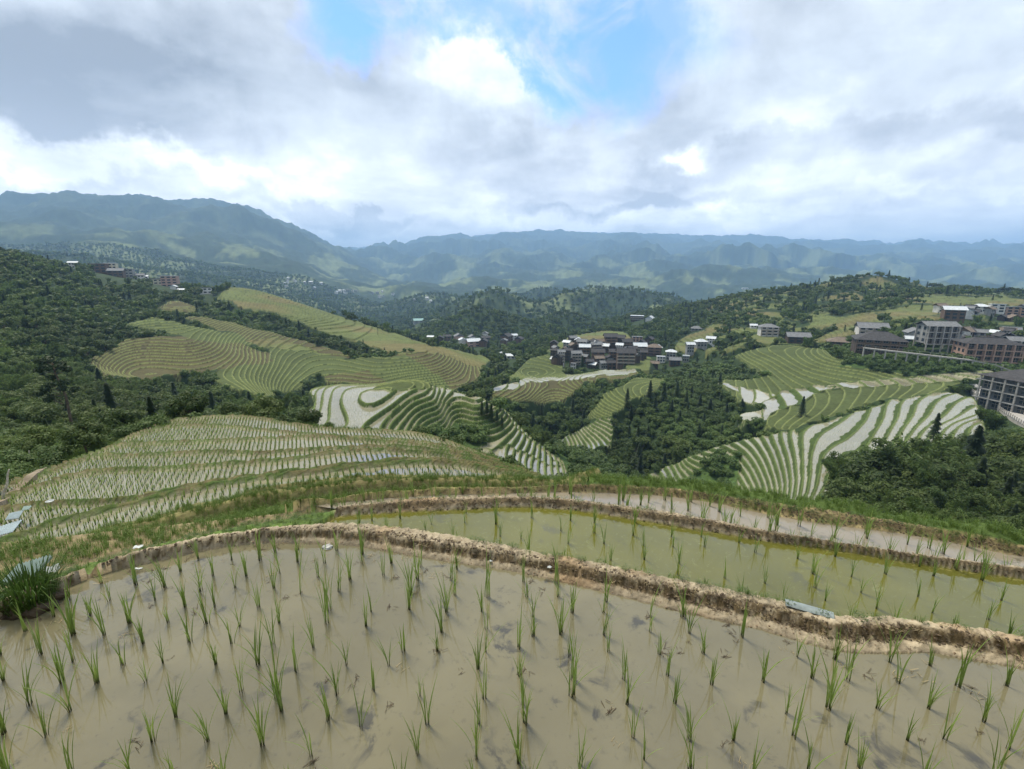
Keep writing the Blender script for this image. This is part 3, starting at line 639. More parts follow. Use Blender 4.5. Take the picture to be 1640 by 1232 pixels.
# ------------------------------------------------------------------ object helpers
def tag(o, label, cat, group=None, kind=None):
    o['label'] = label; o['category'] = cat
    if group: o['group'] = group
    if kind: o['kind'] = kind
    return o
def mesh_obj(name, me, parent=None, loc=None, rotz=0):
    o = bpy.data.objects.new(name, me); COL.objects.link(o)
    if parent: o.parent = parent
    if loc is not None: o.location = loc
    if rotz: o.rotation_euler = (0, 0, rotz)
    return o
def empty(name, loc, rotz=0, s=1.):
    o = bpy.data.objects.new(name, None); COL.objects.link(o); o.location = loc; o.rotation_euler = (0, 0, rotz); o.scale = (s, s, s); o.empty_display_size = .3
    return o
class MB:
    """collects shapes into one mesh"""
    def __init__(s): s.v = []; s.f = []; s.c = []
    def quad(s, a, b, c, d, tint=1.):
        n = len(s.v); s.v += [a, b, c, d]; s.f.append((n, n+1, n+2, n+3)); s.c += [tint]*4
    def tri(s, a, b, c, tint=1.):
        n = len(s.v); s.v += [a, b, c]; s.f.append((n, n+1, n+2)); s.c += [tint]*3
    def box(s, x0, x1, y0, y1, z0, z1, tint=1.):
        n = len(s.v); s.v += [(x, y, z) for z in (z0, z1) for (x, y) in ((x0, y0), (x1, y0), (x1, y1), (x0, y1))]; s.c += [tint]*8
        s.f += [tuple(n+k for k in q) for q in ((3, 2, 1, 0), (4, 5, 6, 7), (0, 1, 5, 4), (1, 2, 6, 5), (2, 3, 7, 6), (3, 0, 4, 7))]
    def bar(s, p, q, r0, r1, n=6, tint=1.):
        p = Vector(p); q = Vector(q); d = (q-p).normalized(); u = d.orthogonal().normalized(); w = d.cross(u); b = len(s.v)
        for (c, r) in ((p, r0), (q, r1)):
            for k in range(n):
                a = 2*math.pi*k/n; s.v.append(tuple(c+u*math.cos(a)*r+w*math.sin(a)*r)); s.c.append(tint)
        for k in range(n): s.f.append((b+k, b+(k+1) % n, b+n+(k+1) % n, b+n+k))
        s.f.append(tuple(b+n+k for k in range(n)))
    def mesh(s, name, *mats, smooth=False):
        me = bpy.data.meshes.new(name); me.from_pydata([tuple(v) for v in s.v], [], s.f)
        a = me.attributes.new('tint', 'FLOAT', 'POINT'); a.data.foreach_set('value', np.array(s.c, np.float32))
        for m_ in mats: me.materials.append(m_)
        if smooth: me.polygons.foreach_set('use_smooth', [True]*len(me.polygons))
        me.update(); return me
def leaf_mat(name, c1, c2, rough=.6, base=None, zfade=None):
    m, N, p = mat(name); t = m.node_tree
    oi = N.n('ShaderNodeObjectInfo').outputs['Random']; at = N.n('ShaderNodeAttribute', attribute_name='tint').outputs['Fac']
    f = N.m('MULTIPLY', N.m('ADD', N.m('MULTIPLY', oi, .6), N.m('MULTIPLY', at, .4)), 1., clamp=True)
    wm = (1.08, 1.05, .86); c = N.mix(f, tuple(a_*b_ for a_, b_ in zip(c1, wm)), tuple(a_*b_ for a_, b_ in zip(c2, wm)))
    pos = N.n('ShaderNodeNewGeometry').outputs['Position']
    c = N.vm('SCALE', c, N.ramp(N.noise(pos, .02, 3), .3, .7, .75, 1.3))
    if base is not None:
        tc = N.n('ShaderNodeTexCoord').outputs['Object']; sp = N.n('ShaderNodeSeparateXYZ'); t.links.new(tc, sp.inputs[0])
        c = N.mix(N.ramp(sp.outputs[2], zfade[0], zfade[1]), base, c)
    N.put(p.inputs['Base Color'], c); p.inputs['Roughness'].default_value = rough; p.inputs['Specular IOR Level'].default_value = .25
    tr = N.n('ShaderNodeBsdfTranslucent'); N.put(tr.inputs[0], N.vm('SCALE', c, 1.3))
    mx = N.n('ShaderNodeMixShader'); mx.inputs[0].default_value = .3
    out = [n_ for n_ in t.nodes if n_.type == 'OUTPUT_MATERIAL'][0]
    t.links.new(p.outputs[0], mx.inputs[1]); t.links.new(tr.outputs[0], mx.inputs[2]); t.links.new(mx.outputs[0], out.inputs[0])
    return m
def plain_mat(name, c, rough=.8, var=.3, scale=6., spec=.3, c2=None, streak=False):
    m, N, p = mat(name); t = m.node_tree
    pos = N.n('ShaderNodeTexCoord').outputs['Object']
    if streak: pos = N.vm('MULTIPLY', pos, (1, 1, .15))
    n_ = N.noise(pos, scale, 5, .65)
    f = N.ramp(n_, .3, .7); cc = N.mix(f, tuple(k*(1-var) for k in c), tuple(min(1, k*(1+var)) for k in c))
    if c2: cc = N.mix(N.ramp(N.noise(pos, scale*.3, 4), .5, .65), cc, c2)
    N.put(p.inputs['Base Color'], cc); p.inputs['Roughness'].default_value = rough; p.inputs['Specular IOR Level'].default_value = spec
    return m
BARK = plain_mat('bark', (.10, .075, .05), .9, .4, 3)
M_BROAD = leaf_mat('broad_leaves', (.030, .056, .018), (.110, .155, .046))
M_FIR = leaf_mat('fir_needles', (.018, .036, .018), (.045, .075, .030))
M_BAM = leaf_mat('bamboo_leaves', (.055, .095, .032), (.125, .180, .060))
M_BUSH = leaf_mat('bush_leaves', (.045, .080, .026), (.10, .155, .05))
M_RICE = leaf_mat('rice_blades', (.125, .200, .050), (.235, .330, .105), .5, (.04, .038, .025), (-.005, .045))
M_RICEF = leaf_mat('rice_rows', (.085, .150, .038), (.140, .215, .062), .6)
M_GRASS = leaf_mat('grass_blades', (.085, .145, .035), (.16, .235, .07))

# ------------------------------------------------------------------ tree meshes
def crown_quads(mb, c, r, n, leaf, rg, flat=.75, shell=.55):
    for _ in range(n):
        v_ = Vector(rg.normal(size=3)).normalized(); k = shell+(1-shell)*rg.random()
        p = c+Vector((v_.x*r, v_.y*r, v_.z*r*flat))*k
        nrm = (v_+Vector(rg.normal(size=3))*.45+Vector((0, 0, .5))).normalized(); u = nrm.orthogonal().normalized(); a = rg.random()*6.28
        u = (Matrix.Rotation(a, 3, nrm) @ u); w = nrm.cross(u); s = leaf*(.55+.9*rg.random()); h = s*(.35+.3*rg.random())
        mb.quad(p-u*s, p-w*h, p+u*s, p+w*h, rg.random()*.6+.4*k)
def broad_tree(seed, H, n, leaf, lobes):
    rg = np.random.default_rng(seed); tr = MB(); cr = MB(); top = Vector((rg.normal()*.3, rg.normal()*.3, H*.55))
    tr.bar((0, 0, -1.5), top, H*.03, H*.014); W = H*.36
    for k in range(lobes):
        a = k*2.4+rg.random(); rr = W*(.25+.75*math.sqrt(rg.random())); z = H*(.36+.5*rg.random()*(1-.5*rr/W)+.06)
        c = Vector((math.cos(a)*rr, math.sin(a)*rr, z)); tr.bar(Vector((0, 0, H*(.25+.25*rg.random()))), c, H*.010, H*.003, 5)
        crown_quads(cr, c, H*(.13+.10*rg.random()), n//lobes, leaf, rg)
    return tr, cr
def fir_tree(seed, H, n, leaf):
    rg = np.random.default_rng(seed); tr = MB(); cr = MB(); tr.bar((0, 0, -1.5), (0, 0, H*.97), H*.022, H*.004)
    for _ in range(n):
        f = rg.random()**.8; z = H*(.14+.86*f); R = H*.25*(1-f)**.85*(.75+.35*math.sin(f*40))+.05
        a = rg.random()*6.28; k = .35+.65*rg.random(); d = Vector((math.cos(a), math.sin(a), 0)); p = d*R*k+Vector((0, 0, z-R*k*.35))
        u = (d+Vector((0, 0, -.35))).normalized(); w = Vector((-d.y, d.x, 0)); s = leaf*(.7+.6*rg.random()); h = s*.38
        cr.quad(p-u*s, p-w*h, p+u*s, p+w*h, rg.random())
    return tr, cr
def bamboo(seed, H, culms, n, leaf):
    rg = np.random.default_rng(seed); tr = MB(); cr = MB()
    for k in range(culms):
        a = rg.random()*6.28; b = Vector((math.cos(a), math.sin(a), 0)); base = b*(.9*rg.random()); h = H*(.7+.4*rg.random()); lean = h*(.18+.22*rg.random())
        P = [base+Vector((0, 0, -1))]+[base+b*lean*(f**2.4)+Vector((0, 0, h*(f-.20*f**5))) for f in (.3, .6, .8, 1.0)]
        for p, q in zip(P[:-1], P[1:]): tr.bar(p, q, .05, .04, 4)
        for _ in range(n//culms):
            f = .35+.65*rg.random()**.8; p = base+b*lean*(f**2.4)+Vector((0, 0, h*(f-.20*f**5)))+Vector(rg.normal(size=3))*.085*h*(1.25-f)
            d = (b*(.6)+Vector(rg.normal(size=3))*.6+Vector((0, 0, -.5))).normalized(); w = d.orthogonal().normalized(); s = leaf*(.6+.7*rg.random())
            cr.quad(p-d*s, p-w*s*.3, p+d*s, p+w*s*.3, rg.random())
    return tr, cr
def bush(seed, H, n, leaf):
    rg = np.random.default_rng(seed); tr = MB(); cr = MB(); tr.bar((0, 0, -.5), (0, 0, H*.5), H*.03, H*.015, 5)
    for k in range(5):
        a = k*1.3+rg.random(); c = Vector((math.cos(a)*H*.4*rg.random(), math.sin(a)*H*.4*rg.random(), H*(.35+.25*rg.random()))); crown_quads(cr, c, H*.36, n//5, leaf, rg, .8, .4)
    return tr, cr
KINDS = {}
for nm, mt, mk in (('broadleaf_tree', M_BROAD, lambda s, L: broad_tree(s, 8.0, (3600, 900, 260)[L], (.26, .50, .95)[L], (15, 11, 8)[L])),
                   ('fir_tree', M_FIR, lambda s, L: fir_tree(s, 9.5, (2600, 700, 220)[L], (.34, .60, 1.0)[L])),
                   ('bamboo_clump', M_BAM, lambda s, L: bamboo(s, 8.5, (14, 10, 7)[L], (3400, 800, 260)[L], (.30, .60, 1.0)[L])),
                   ('bush', M_BUSH, lambda s, L: bush(s, 1.8, (1200, 400, 120)[L], (.10, .17, .32)[L]))):
    KINDS[nm] = [[], [], []]
    for L in range(3):
        for s_ in range((5, 4, 3)[L]):
            a, b = mk(100*L+s_+hash(len(nm)) % 50, L); KINDS[nm][L].append((a.mesh('trunk', BARK, smooth=True), b.mesh('crown', mt)))
HGT = {'broadleaf_tree': 8., 'fir_tree': 9.5, 'bamboo_clump': 8.5, 'bush': 1.8}
CATEGORY = {'broadleaf_tree': 'tree', 'fir_tree': 'tree', 'bamboo_clump': 'bamboo', 'bush': 'bush'}

def joined(mt_pairs, name):
    out = []
    for a, b in mt_pairs:
        bm = bmesh.new(); bm.from_mesh(a); n = len(bm.faces); bm.from_mesh(b); bm.faces.ensure_lookup_table()
        for f in bm.faces[n:]: f.material_index = 1
        me = bpy.data.meshes.new(name); bm.to_mesh(me); bm.free(); me.materials.append(a.materials[0]); me.materials.append(b.materials[0]); out.append(me)
    return out
def scatter(name, pts, scl, rot, idx, meshes, label, cat):
    """one 'stuff' object: many copies of a few meshes at real places"""
    n = len(pts)
    if n == 0: return
    c = bpy.data.collections.new(name+'_kinds')
    for k, me in enumerate(meshes):
        p = bpy.data.objects.new('%s_%02d' % (name, k), me); c.objects.link(p)
    me = bpy.data.meshes.new(name); me.vertices.add(n); me.vertices.foreach_set('co', np.asarray(pts, np.float32).ravel())
    for an, tp, val in (('size', 'FLOAT', scl), ('turn', 'FLOAT', rot)):
        a = me.attributes.new(an, tp, 'POINT'); a.data.foreach_set('value', np.asarray(val, np.float32))
    a = me.attributes.new('which', 'INT', 'POINT'); a.data.foreach_set('value', np.asarray(idx, np.int32))
    o = bpy.data.objects.new(name, me); COL.objects.link(o)
    g = bpy.data.node_groups.new(name, 'GeometryNodeTree'); g.interface.new_socket('Geometry', in_out='INPUT', socket_type='NodeSocketGeometry'); g.interface.new_socket('Geometry', in_out='OUTPUT', socket_type='NodeSocketGeometry')
    N = g.nodes; L = g.links; gi = N.new('NodeGroupInput'); go = N.new('NodeGroupOutput'); ip = N.new('GeometryNodeInstanceOnPoints'); ci = N.new('GeometryNodeCollectionInfo')
    ci.inputs['Collection'].default_value = c; ci.inputs['Separate Children'].default_value = True; ci.inputs['Reset Children'].default_value = True
    def attr(an, tp):
        q = N.new('GeometryNodeInputNamedAttribute'); q.data_type = tp; q.inputs[0].default_value = an; return q.outputs[0]
    cx = N.new('ShaderNodeCombineXYZ'); L.new(attr('turn', 'FLOAT'), cx.inputs[2])
    L.new(gi.outputs[0], ip.inputs['Points']); L.new(ci.outputs[0], ip.inputs['Instance']); ip.inputs['Pick Instance'].default_value = True
    L.new(attr('which', 'INT'), ip.inputs['Instance Index']); L.new(cx.outputs[0], ip.inputs['Rotation']); L.new(attr('size', 'FLOAT'), ip.inputs['Scale'])
    L.new(ip.outputs[0], go.inputs[0]); md = o.modifiers.new('scatter', 'NODES'); md.node_group = g
    tag(o, label, cat, kind='stuff'); return o

# ------------------------------------------------------------------ where the trees stand
def jgrid(y0, y1, sp, azlim=R_(52)):
    xs = np.arange(-y1*1.35, y1*1.35, sp); ys = np.arange(y0, y1, sp); a, b = np.meshgrid(xs, ys)
    a = a+rng.uniform(-.42, .42, a.shape)*sp; b = b+rng.uniform(-.42, .42, b.shape)*sp; a = a.ravel(); b = b.ravel()
    k = np.abs(np.arctan2(a, b)) < azlim; return a[k], b[k]
FIELDS = [(y1, np.array(p)) for kd, y0, y1, p in REG if kd != SH]
FIELDS.append((178, np.array([(1585, 585), (1660, 560), (1660, 690), (1640, 690), (1545, 632), (1550, 612)])))
FIELDS.append((183, np.array([(1470, 520), (1700, 520), (1700, 580), (1380, 562), (1380, 545)])))
def hides_field(x, y, zt):
    px, py = pix(x, y, zt); r = np.zeros(x.shape, bool)
    for y1, p in FIELDS:
        if len(p) == 0: continue
        r |= inpoly(px, py, p.tolist()) & (y < y1)
    return r
HOUSE_KEEP = []      # (x, y, radius)
trees = []           # kind, x, y, z, scale
def plant(y0, y1, sp, big):
    x, y = jgrid(y0, y1, sp); cv_, nr_ = cover_at(x, y); z = ground_z(x, y)
    n_ = fbm(x/30, y/30, 3, 120); n2_ = fbm(x/12+5, y/12, 2, 121); u = rng.random(len(x)); pxx, pyy = pix(x, y, z)
    ok = (cv_ == 0) & ~nr_
    lgm = (cv_ == LG) & (u < np.where(pxx > 1100, .22, .06)) & (y > 150); shm = (cv_ == SH) & (u < .22); ok = ok | lgm | shm
    rf = (n2_ > -.55) | (y < 200); ok &= rf
    # tall firs on the dark knob and among the right hand forest
    firz = ((pxx > 960) & (pxx < 1200) & (pyy > 560) & (pyy < 720)); leftz = pxx < 480
    p_f = np.where(firz, .28, np.where(leftz, .05, .11)); p_b = np.where(firz, .05, np.where((pxx > 1280) & (y < 140), .50, .22+.25*(n_ > .1)+.25*(y > 900)))
    q = rng.random(len(x)); kind = np.where(q < p_f, 1, np.where(q < p_f+p_b, 2, 0)); kind = np.where((cv_ == SH), 3, kind)
    s = big*.85*np.where(firz, .62, 1.)*(.62+.55*rng.random(len(x)))*np.where(y < 60, .62, 1.)*np.where(lgm, .6, 1.)
    H = np.array([8., 9.5, 8.5, 1.8])[kind]
    s = s*np.where((pxx > 1290) & (y > 45) & (y < 135), 1.7, 1.)
    for fac in (.75, .72, .7):
        hd = hides_field(x, y, z+H*s*.8); s = np.where(hd, s*fac, s)
    hd = hides_field(x, y, z+H*s*.55) & (rng.random(len(x)) < .8); ok &= ~(hd & (cv_ != SH)); s = np.where((pxx < 1290) & (y < 115) & (pxx > 430), s*.6, s)
    ok &= visible(x, y, z+H*s); ok &= (np.abs(pxx-820) < 920)
    for (hx, hy, hr) in HOUSE_KEEP: ok &= ((x-hx)**2+(y-hy)**2 > hr*hr) & ~((np.abs(x/y-hx/hy) < hr*.7/hy) & (y < hy) & (y > hy-hr*(3. if hy < 330 else 9.)))
    for i in np.nonzero(ok)[0]: trees.append((int(kind[i]), x[i], y[i], z[i]-.2, s[i]))

def undergrowth(y0, y1, sp, lo, hi, forest=True):
    x, y = jgrid(y0, y1, sp); cv_, nr_ = cover_at(x, y); z = ground_z(x, y); pxx, pyy = pix(x, y, z)
    ok = (((cv_ == 0) & forest) | (cv_ == SH)) & ~nr_ & (np.abs(pxx-820) < 880); s = rng.uniform(lo, hi, len(x)); ok &= visible(x, y, z+1.8*s) & ~(hides_field(x, y, z+1.8*s*.7) & (rng.random(len(x)) < .8) & (cv_ != SH))
    for (hx, hy, hr) in HOUSE_KEEP: ok &= ((x-hx)**2+(y-hy)**2 > (hr*.8)**2)
    for i in np.nonzero(ok)[0]: trees.append((3, x[i], y[i], z[i]-.2*s[i], s[i]))
# ------------------------------------------------------------------ houses
WALLM = {'white': plain_mat('white_render', (.62, .60, .56), .85, .18, .8), 'grey': plain_mat('grey_board', (.27, .27, .26), .85, .3, .9, streak=True),
         'dark': plain_mat('dark_timber', (.075, .055, .042), .85, .4, .9, streak=True), 'brown': plain_mat('brown_timber', (.125, .085, .06), .85, .35, .9, streak=True),
         'pink': plain_mat('salmon_render', (.40, .265, .205), .85, .15, .8), 'cream': plain_mat('cream_render', (.55, .50, .36), .85, .15, .8),
         'slate': plain_mat('slate_board', (.125, .13, .13), .85, .3, .9, streak=True)}
ROOFM = {'tile': plain_mat('dark_roof_tiles', (.052, .050, .052), .8, .4, 1.2), 'greytile': plain_mat('grey_roof_tiles', (.17, .175, .18), .8, .3, 1.2),
         'pale': plain_mat('pale_metal_roof', (.55, .58, .60), .5, .15, 1.), 'browntile': plain_mat('brown_roof_tiles', (.17, .135, .105), .85, .3, 1.2), 'teal': plain_mat('teal_metal_roof', (.20, .36, .34), .5, .2, 1.)}
M_GLASS = plain_mat('window_glass', (.035, .045, .055), .15, .3, .5, .6)
M_FRAME = plain_mat('window_frame', (.30, .27, .23), .7, .2, 2)
M_RAIL = plain_mat('balcony_boards', (.34, .30, .25), .8, .3, 2)
M_RAILD = plain_mat('dark_balcony_boards', (.17, .12, .085), .8, .3, 2)
M_POST = plain_mat('concrete_post', (.36, .34, .31), .85, .25, 2)
def roof_mesh(w, d, h, ov, style):
    mb = MB(); x, y = w/2+ov, d/2+ov; th = .14
    if style == 'flat':
        mb.box(-x, x, -y, y, 0, .22); mb.box(-x+.1, x-.1, -y-.02, -y+.10, .2, .55); return mb
    if style == 'gable':                                           # ridge along x
        P = [(-x, -y, -.15), (x, -y, -.15), (x, 0, h), (-x, 0, h), (-x, y, -.15), (x, y, -.15)]; up = [(a, b, c+th) for a, b, c in P]
        mb.quad(*[up[i] for i in (0, 1, 2, 3)]); mb.quad(*[up[i] for i in (3, 2, 5, 4)]); mb.quad(*[P[i] for i in (3, 2, 1, 0)]); mb.quad(*[P[i] for i in (4, 5, 2, 3)])
        mb.quad(P[0], P[1], up[1], up[0]); mb.quad(P[5], P[4], up[4], up[5])
        for s in (0, 1):
            q = (0, 3, 4) if s == 0 else (1, 2, 5)
            mb.quad(P[q[0]], up[q[0]], up[q[1]], P[q[1]]); mb.quad(P[q[1]], up[q[1]], up[q[2]], P[q[2]])
            xx = (-w/2 if s == 0 else w/2); mb.tri((xx, -d/2, 0), (xx, d/2, 0), (xx, 0, h*.97), .6)
        mb.box(-x, x, -.12, .12, h+.06, h+.26); return mb
    rx = max(.4, x-y)                                              # hip
    b = [(-x, -y, -.1), (x, -y, -.1), (x, y, -.1), (-x, y, -.1)]; u = [(a, c, e+th) for a, c, e in b]; r1, r2 = (-rx, 0, h), (rx, 0, h)
    mb.quad(u[0], u[1], r2, r1); mb.quad(u[2], u[3], r1, r2); mb.tri(u[1], u[2], r2); mb.tri(u[3], u[0], r1); mb.quad(*b[::-1])
    for i in range(4): mb.quad(b[i], b[(i+1) % 4], u[(i+1) % 4], u[i])
    mb.box(-rx, rx, -.1, .1, h-.02, h+.16); return mb
def house(name, px, py, wpx, floors, wall, roof, style, label, cat='house', group=None, yaw=0., dep=.7, rail=None, posts=False, cols=None, y0=0, y1=1e9, base=None, detail=True, rh=None, fh=2.8, sink=2.5):
    p = base if base is not None else hit(px, py, y0, y1); turn = 0
    zc = p.y*math.cos(PITCH)-p.z*math.sin(PITCH); w = wpx/F*zc; d = max(3.5, w*dep)
    if rail in (None, 0) and style == 'gable' and int(px) % 2: w, d, yaw = d*1.1, w*.9, yaw+1.45
    face = math.atan2(p.x, p.y); e = empty(name, p, -face*.6+yaw)
    tag(e, label, cat, group); H = floors*fh
    mb = MB(); mb.box(-w/2, w/2, -d/2, d/2, -sink, H); mesh_obj('wall', mb.mesh('wall', WALLM[wall]), e)
    ov = .25 if style == 'flat' else .8; r_h = d*.36 if rh else (0 if style == 'flat' else d*.27)
    mesh_obj('roof', roof_mesh(w, d, r_h, ov, style).mesh('roof', ROOFM[roof]), e, (0, 0, H))
    n = cols or max(2, int(w/3.0))
    if detail:
        cnt = 0
        for f in range(floors):
            for k in range(n):
                if cnt >= 40: break
                cx = -w/2+(k+.5)*w/n; ww = w/n*.30; z0 = f*fh+.95; z1 = z0+1.25
                g = MB(); g.box(cx-ww, cx+ww, -d/2-.05, -d/2+.1, z0, z1); wi = mesh_obj('window', g.mesh('window', M_GLASS), e)
                if wpx > 38:
                    fr_ = MB(); t_ = .07
                    for (a, b, c, dd) in ((cx-ww-t_, cx-ww, z0-t_, z1+t_), (cx+ww, cx+ww+t_, z0-t_, z1+t_), (cx-ww, cx+ww, z0-t_, z0), (cx-ww, cx+ww, z1, z1+t_), (cx-.03, cx+.03, z0, z1)):
                        fr_.box(a, b, -d/2-.10, -d/2+.02, c, dd)
                    mesh_obj('frame', fr_.mesh('frame', M_FRAME), wi)
                cnt += 1
            if rail and f > 0:
                b_ = MB(); yb = -d/2-1.15; b_.box(-w/2-.2, w/2+.2, yb, -d/2, f*fh-.14, f*fh); b_.box(-w/2-.2, w/2+.2, yb, yb+.07, f*fh+.85, f*fh+.95)
                nb = int(w/.45)
                for k in range(nb+1): b_.box(-w/2-.2+k*(w+.33)/nb, -w/2-.13+k*(w+.33)/nb, yb+.01, yb+.06, f*fh, f*fh+.86)
                b_.box(-w/2-.2, w/2+.2, yb+.02, yb+.05, f*fh+.12, f*fh+.55)
                mesh_obj('balcony', b_.mesh('balcony', rail), e)
        if rail or posts:
            for k in range(n+1):
                xx = -w/2-.05+k*(w+.1)/n; q = MB(); q.box(xx-.10, xx+.10, -d/2-1.12 if rail else -d/2-.14, (-d/2-.94) if rail else -d/2+.02, -sink, H-.02); mesh_obj('post', q.mesh('post', M_POST if posts else M_RAILD), e)
    else:
        for f in range(floors):
            for k in range(2):
                g = MB(); cx = (-.25+.5*k)*w; g.box(cx-w*.12, cx+w*.12, -d/2-.06, -d/2+.1, f*fh+.8, f*fh+1.9); mesh_obj('window', g.mesh('window', M_GLASS), e)
    HOUSE_KEEP.append((p.x, p.y, max(w, d)*.62+1.5)); return e

VG = 'timber houses of the hill village'
VC = [  # px, py, width px, floors, wall, roof, style, rail, label
 (992, 549, 20, 2, 'dark', 'tile', 'gable', 0, 'dark house at the back edge of the valley village with a low black roof'),
 (1020, 551, 20, 3, 'pink', 'greytile', 'flat', 0, 'dusty pink block at the back right of the village'),
 (977, 554, 24, 3, 'dark', 'tile', 'gable', M_RAILD, 'long black roofed timber house behind the white gabled one'),
 (950, 556, 16, 2, 'dark', 'tile', 'hip', 0, 'small black house near the yellow green fields behind the village'),
 (932, 561, 18, 3, 'grey', 'greytile', 'flat', M_RAIL, 'grey mauve block at the back left of the village'),
 (1003, 560, 20, 3, 'dark', 'tile', 'gable', M_RAILD, 'dark timber house with a broad black roof in the village centre'),
 (968, 563, 17, 2, 'brown', 'pale', 'gable', 0, 'timber house with a pale sheet roof in the middle of the village'),
 (992, 566, 12, 3, 'white', 'pale', 'gable', 0, 'narrow white gabled house in the village centre'),
 (954, 565, 20, 3, 'dark', 'greytile', 'gable', M_RAIL, 'dark timber house with a grey roof left of the pale sheet roof'),
 (1024, 567, 24, 3, 'brown', 'pale', 'gable', M_RAIL, 'timber house with white posts under a pale roof at the village right'),
 (1047, 569, 25, 3, 'brown', 'browntile', 'hip', M_RAILD, 'long brown timber house at the right end of the village'),
 (936, 570, 20, 3, 'dark', 'pale', 'gable', M_RAILD, 'dark house under a white sheet roof at the village left'),
 (1012, 572, 16, 3, 'brown', 'tile', 'gable', M_RAILD, 'brown timber house squeezed behind the tall balconied one'),
 (910, 576, 14, 3, 'dark', 'tile', 'gable', 0, 'black timber house second from the left end of the village'),
 (888, 577, 15, 3, 'dark', 'tile', 'hip', 0, 'black roofed house at the far left end of the village'),
 (898, 583, 12, 4, 'white', 'greytile', 'gable', M_RAIL, 'tall white gabled house at the left end of the village'),
 (983, 577, 20, 3, 'brown', 'tile', 'gable', M_RAILD, 'brown timber house with railings left of the tall balconied one'),
 (957, 578, 24, 3, 'brown', 'tile', 'gable', M_RAILD, 'wide brown timber house with rows of railings in the village front'),
 (922, 585, 18, 4, 'grey', 'greytile', 'flat', M_RAIL, 'grey stepped block with pale balconies at the village front left'),
 (1001, 585, 34, 4, 'brown', 'tile', 'gable', M_RAIL, 'tallest brown timber house with four rows of pale balconies'),
 (966, 591, 14, 2, 'grey', 'greytile', 'gable', 0, 'small grey house at the lower edge of the village'),
 (918, 593, 10, 2, 'white', 'greytile', 'flat', 0, 'small white house lowest at the left of the village'),
 (944, 588, 12, 2, 'dark', 'tile', 'gable', 0, 'small dark house between trees at the village front'),
 (1058, 581, 16, 2, 'white', 'pale', 'flat', 0, 'low white house beside the bright green crop patch'),
 (1074, 577, 18, 3, 'grey', 'pale', 'hip', 0, 'grey house with a pale pyramid roof right of the crop patch'),
 (1080, 586, 20, 2, 'dark', 'greytile', 'gable', 0, 'dark boarded house below the pale pyramid roof'),
 (1098, 580, 12, 2, 'grey', 'pale', 'flat', 0, 'small grey shed with white boards beside the terrace path'),
 (1104, 566, 14, 3, 'grey', 'pale', 'gable', 0, 'pale roofed house on the slope above the grey shed'),
 (1122, 556, 20, 2, 'grey', 'pale', 'hip', 0, 'grey hillside house left of the pair with pale roofs'),
 (1138, 552, 15, 2, 'white', 'pale', 'gable', 0, 'white hillside house right of the pair with pale roofs'),
 (1115, 530, 20, 1, 'grey', 'greytile', 'hip', 0, 'low grey pavilion above the tan field on the slope'),
 (1020, 514, 26, 3, 'dark', 'pale', 'flat', M_RAIL, 'dark block with a white top on the ridge behind the village'),
 (1041, 514, 18, 1, 'white', 'pale', 'gable', 0, 'low white building beside the dark block on the ridge'),
]
for (px, py, w, fl, wl, rf, st, rl, lb) in VC:
    w *= .78; st = 'gable' if (st == 'flat' and px % 3 and rl) else st
    house('timber_house', px, py, w, fl, wl, rf, st, lb, group=VG, yaw=rng.uniform(-.35, .35), rail=rl or None, y0=200, y1=800, cols=3 if w < 16 else None, fh=2.0, rh=w*.1 if st != 'flat' else 0)
for k in range(30):
    px = rng.uniform(884, 1052); py = rng.uniform(550, 594)-abs(px-968)*.05; w = rng.uniform(8, 14)
    house('timber_house', px, py, w, 2 if k % 3 else 1, ('dark', 'brown', 'dark', 'grey')[k % 4], ('tile', 'tile', 'browntile', 'greytile', 'pale')[k % 5], 'gable', 'little timber house with a pitched roof packed among the bigger village houses', group='little houses packed in the hill village', yaw=rng.uniform(-.6, .6), y0=200, y1=800, detail=False, rh=1, fh=2.2)
RS = 'houses on the right hand slope'
for (px, py, w, fl, wl, rf, st, rl, lb, yw) in [
 (1229, 538, 30, 3, 'white', 'greytile', 'hip', M_RAIL, 'white balconied guest house alone among trees on the right slope', .1),
 (1206, 526, 10, 1, 'white', 'pale', 'gable', 0, 'tiny white hut above the balconied guest house', 0),
 (1276, 549, 36, 2, 'dark', 'greytile', 'gable', 0, 'long dark timber house behind the green terraces', .05),
 (1345, 553, 40, 1, 'brown', 'browntile', 'hip', 0, 'low house with a wide pale brown roof beside a round tree', -.1),
 (1393, 541, 44, 3, 'white', 'greytile', 'gable', M_RAIL, 'white three storey guest house with stepped roofs on the right slope', 0),
 (1404, 563, 74, 3, 'dark', 'tile', 'hip', M_RAILD, 'very dark long timber building below the white guest house', -.08),
 (1463, 545, 30, 2, 'grey', 'greytile', 'gable', 0, 'grey hall with a peaked roof left of the stilted building', .2),
 (1530, 543, 42, 2, 'dark', 'tile', 'gable', 0, 'dark roofed house behind the stilted grey building', -.1),
 (1524, 513, 30, 3, 'brown', 'pale', 'gable', 0, 'rust brown building high on the right slope', 0),
 (1541, 509, 28, 2, 'white', 'pale', 'gable', 0, 'white roofed house beside the rust brown building', .1),
 (1567, 503, 24, 2, 'white', 'pale', 'hip', 0, 'white house with a bright hipped roof high on the right slope', 0),
 (1594, 502, 20, 3, 'white', 'pale', 'flat', 0, 'narrow white house left of the salmon block', 0),
 (1616, 506, 34, 3, 'pink', 'greytile', 'flat', 0, 'salmon pink block high on the right slope', 0),
 (1643, 508, 24, 3, 'pink', 'greytile', 'flat', 0, 'salmon pink block at the right edge of the view', 0)]:
    house('guest_house', px, py, w*.86, fl, wl, rf, st, lb, 'guest house', RS, yaw=yw, rail=rl or None, y0=170, y1=700, fh=2.05)
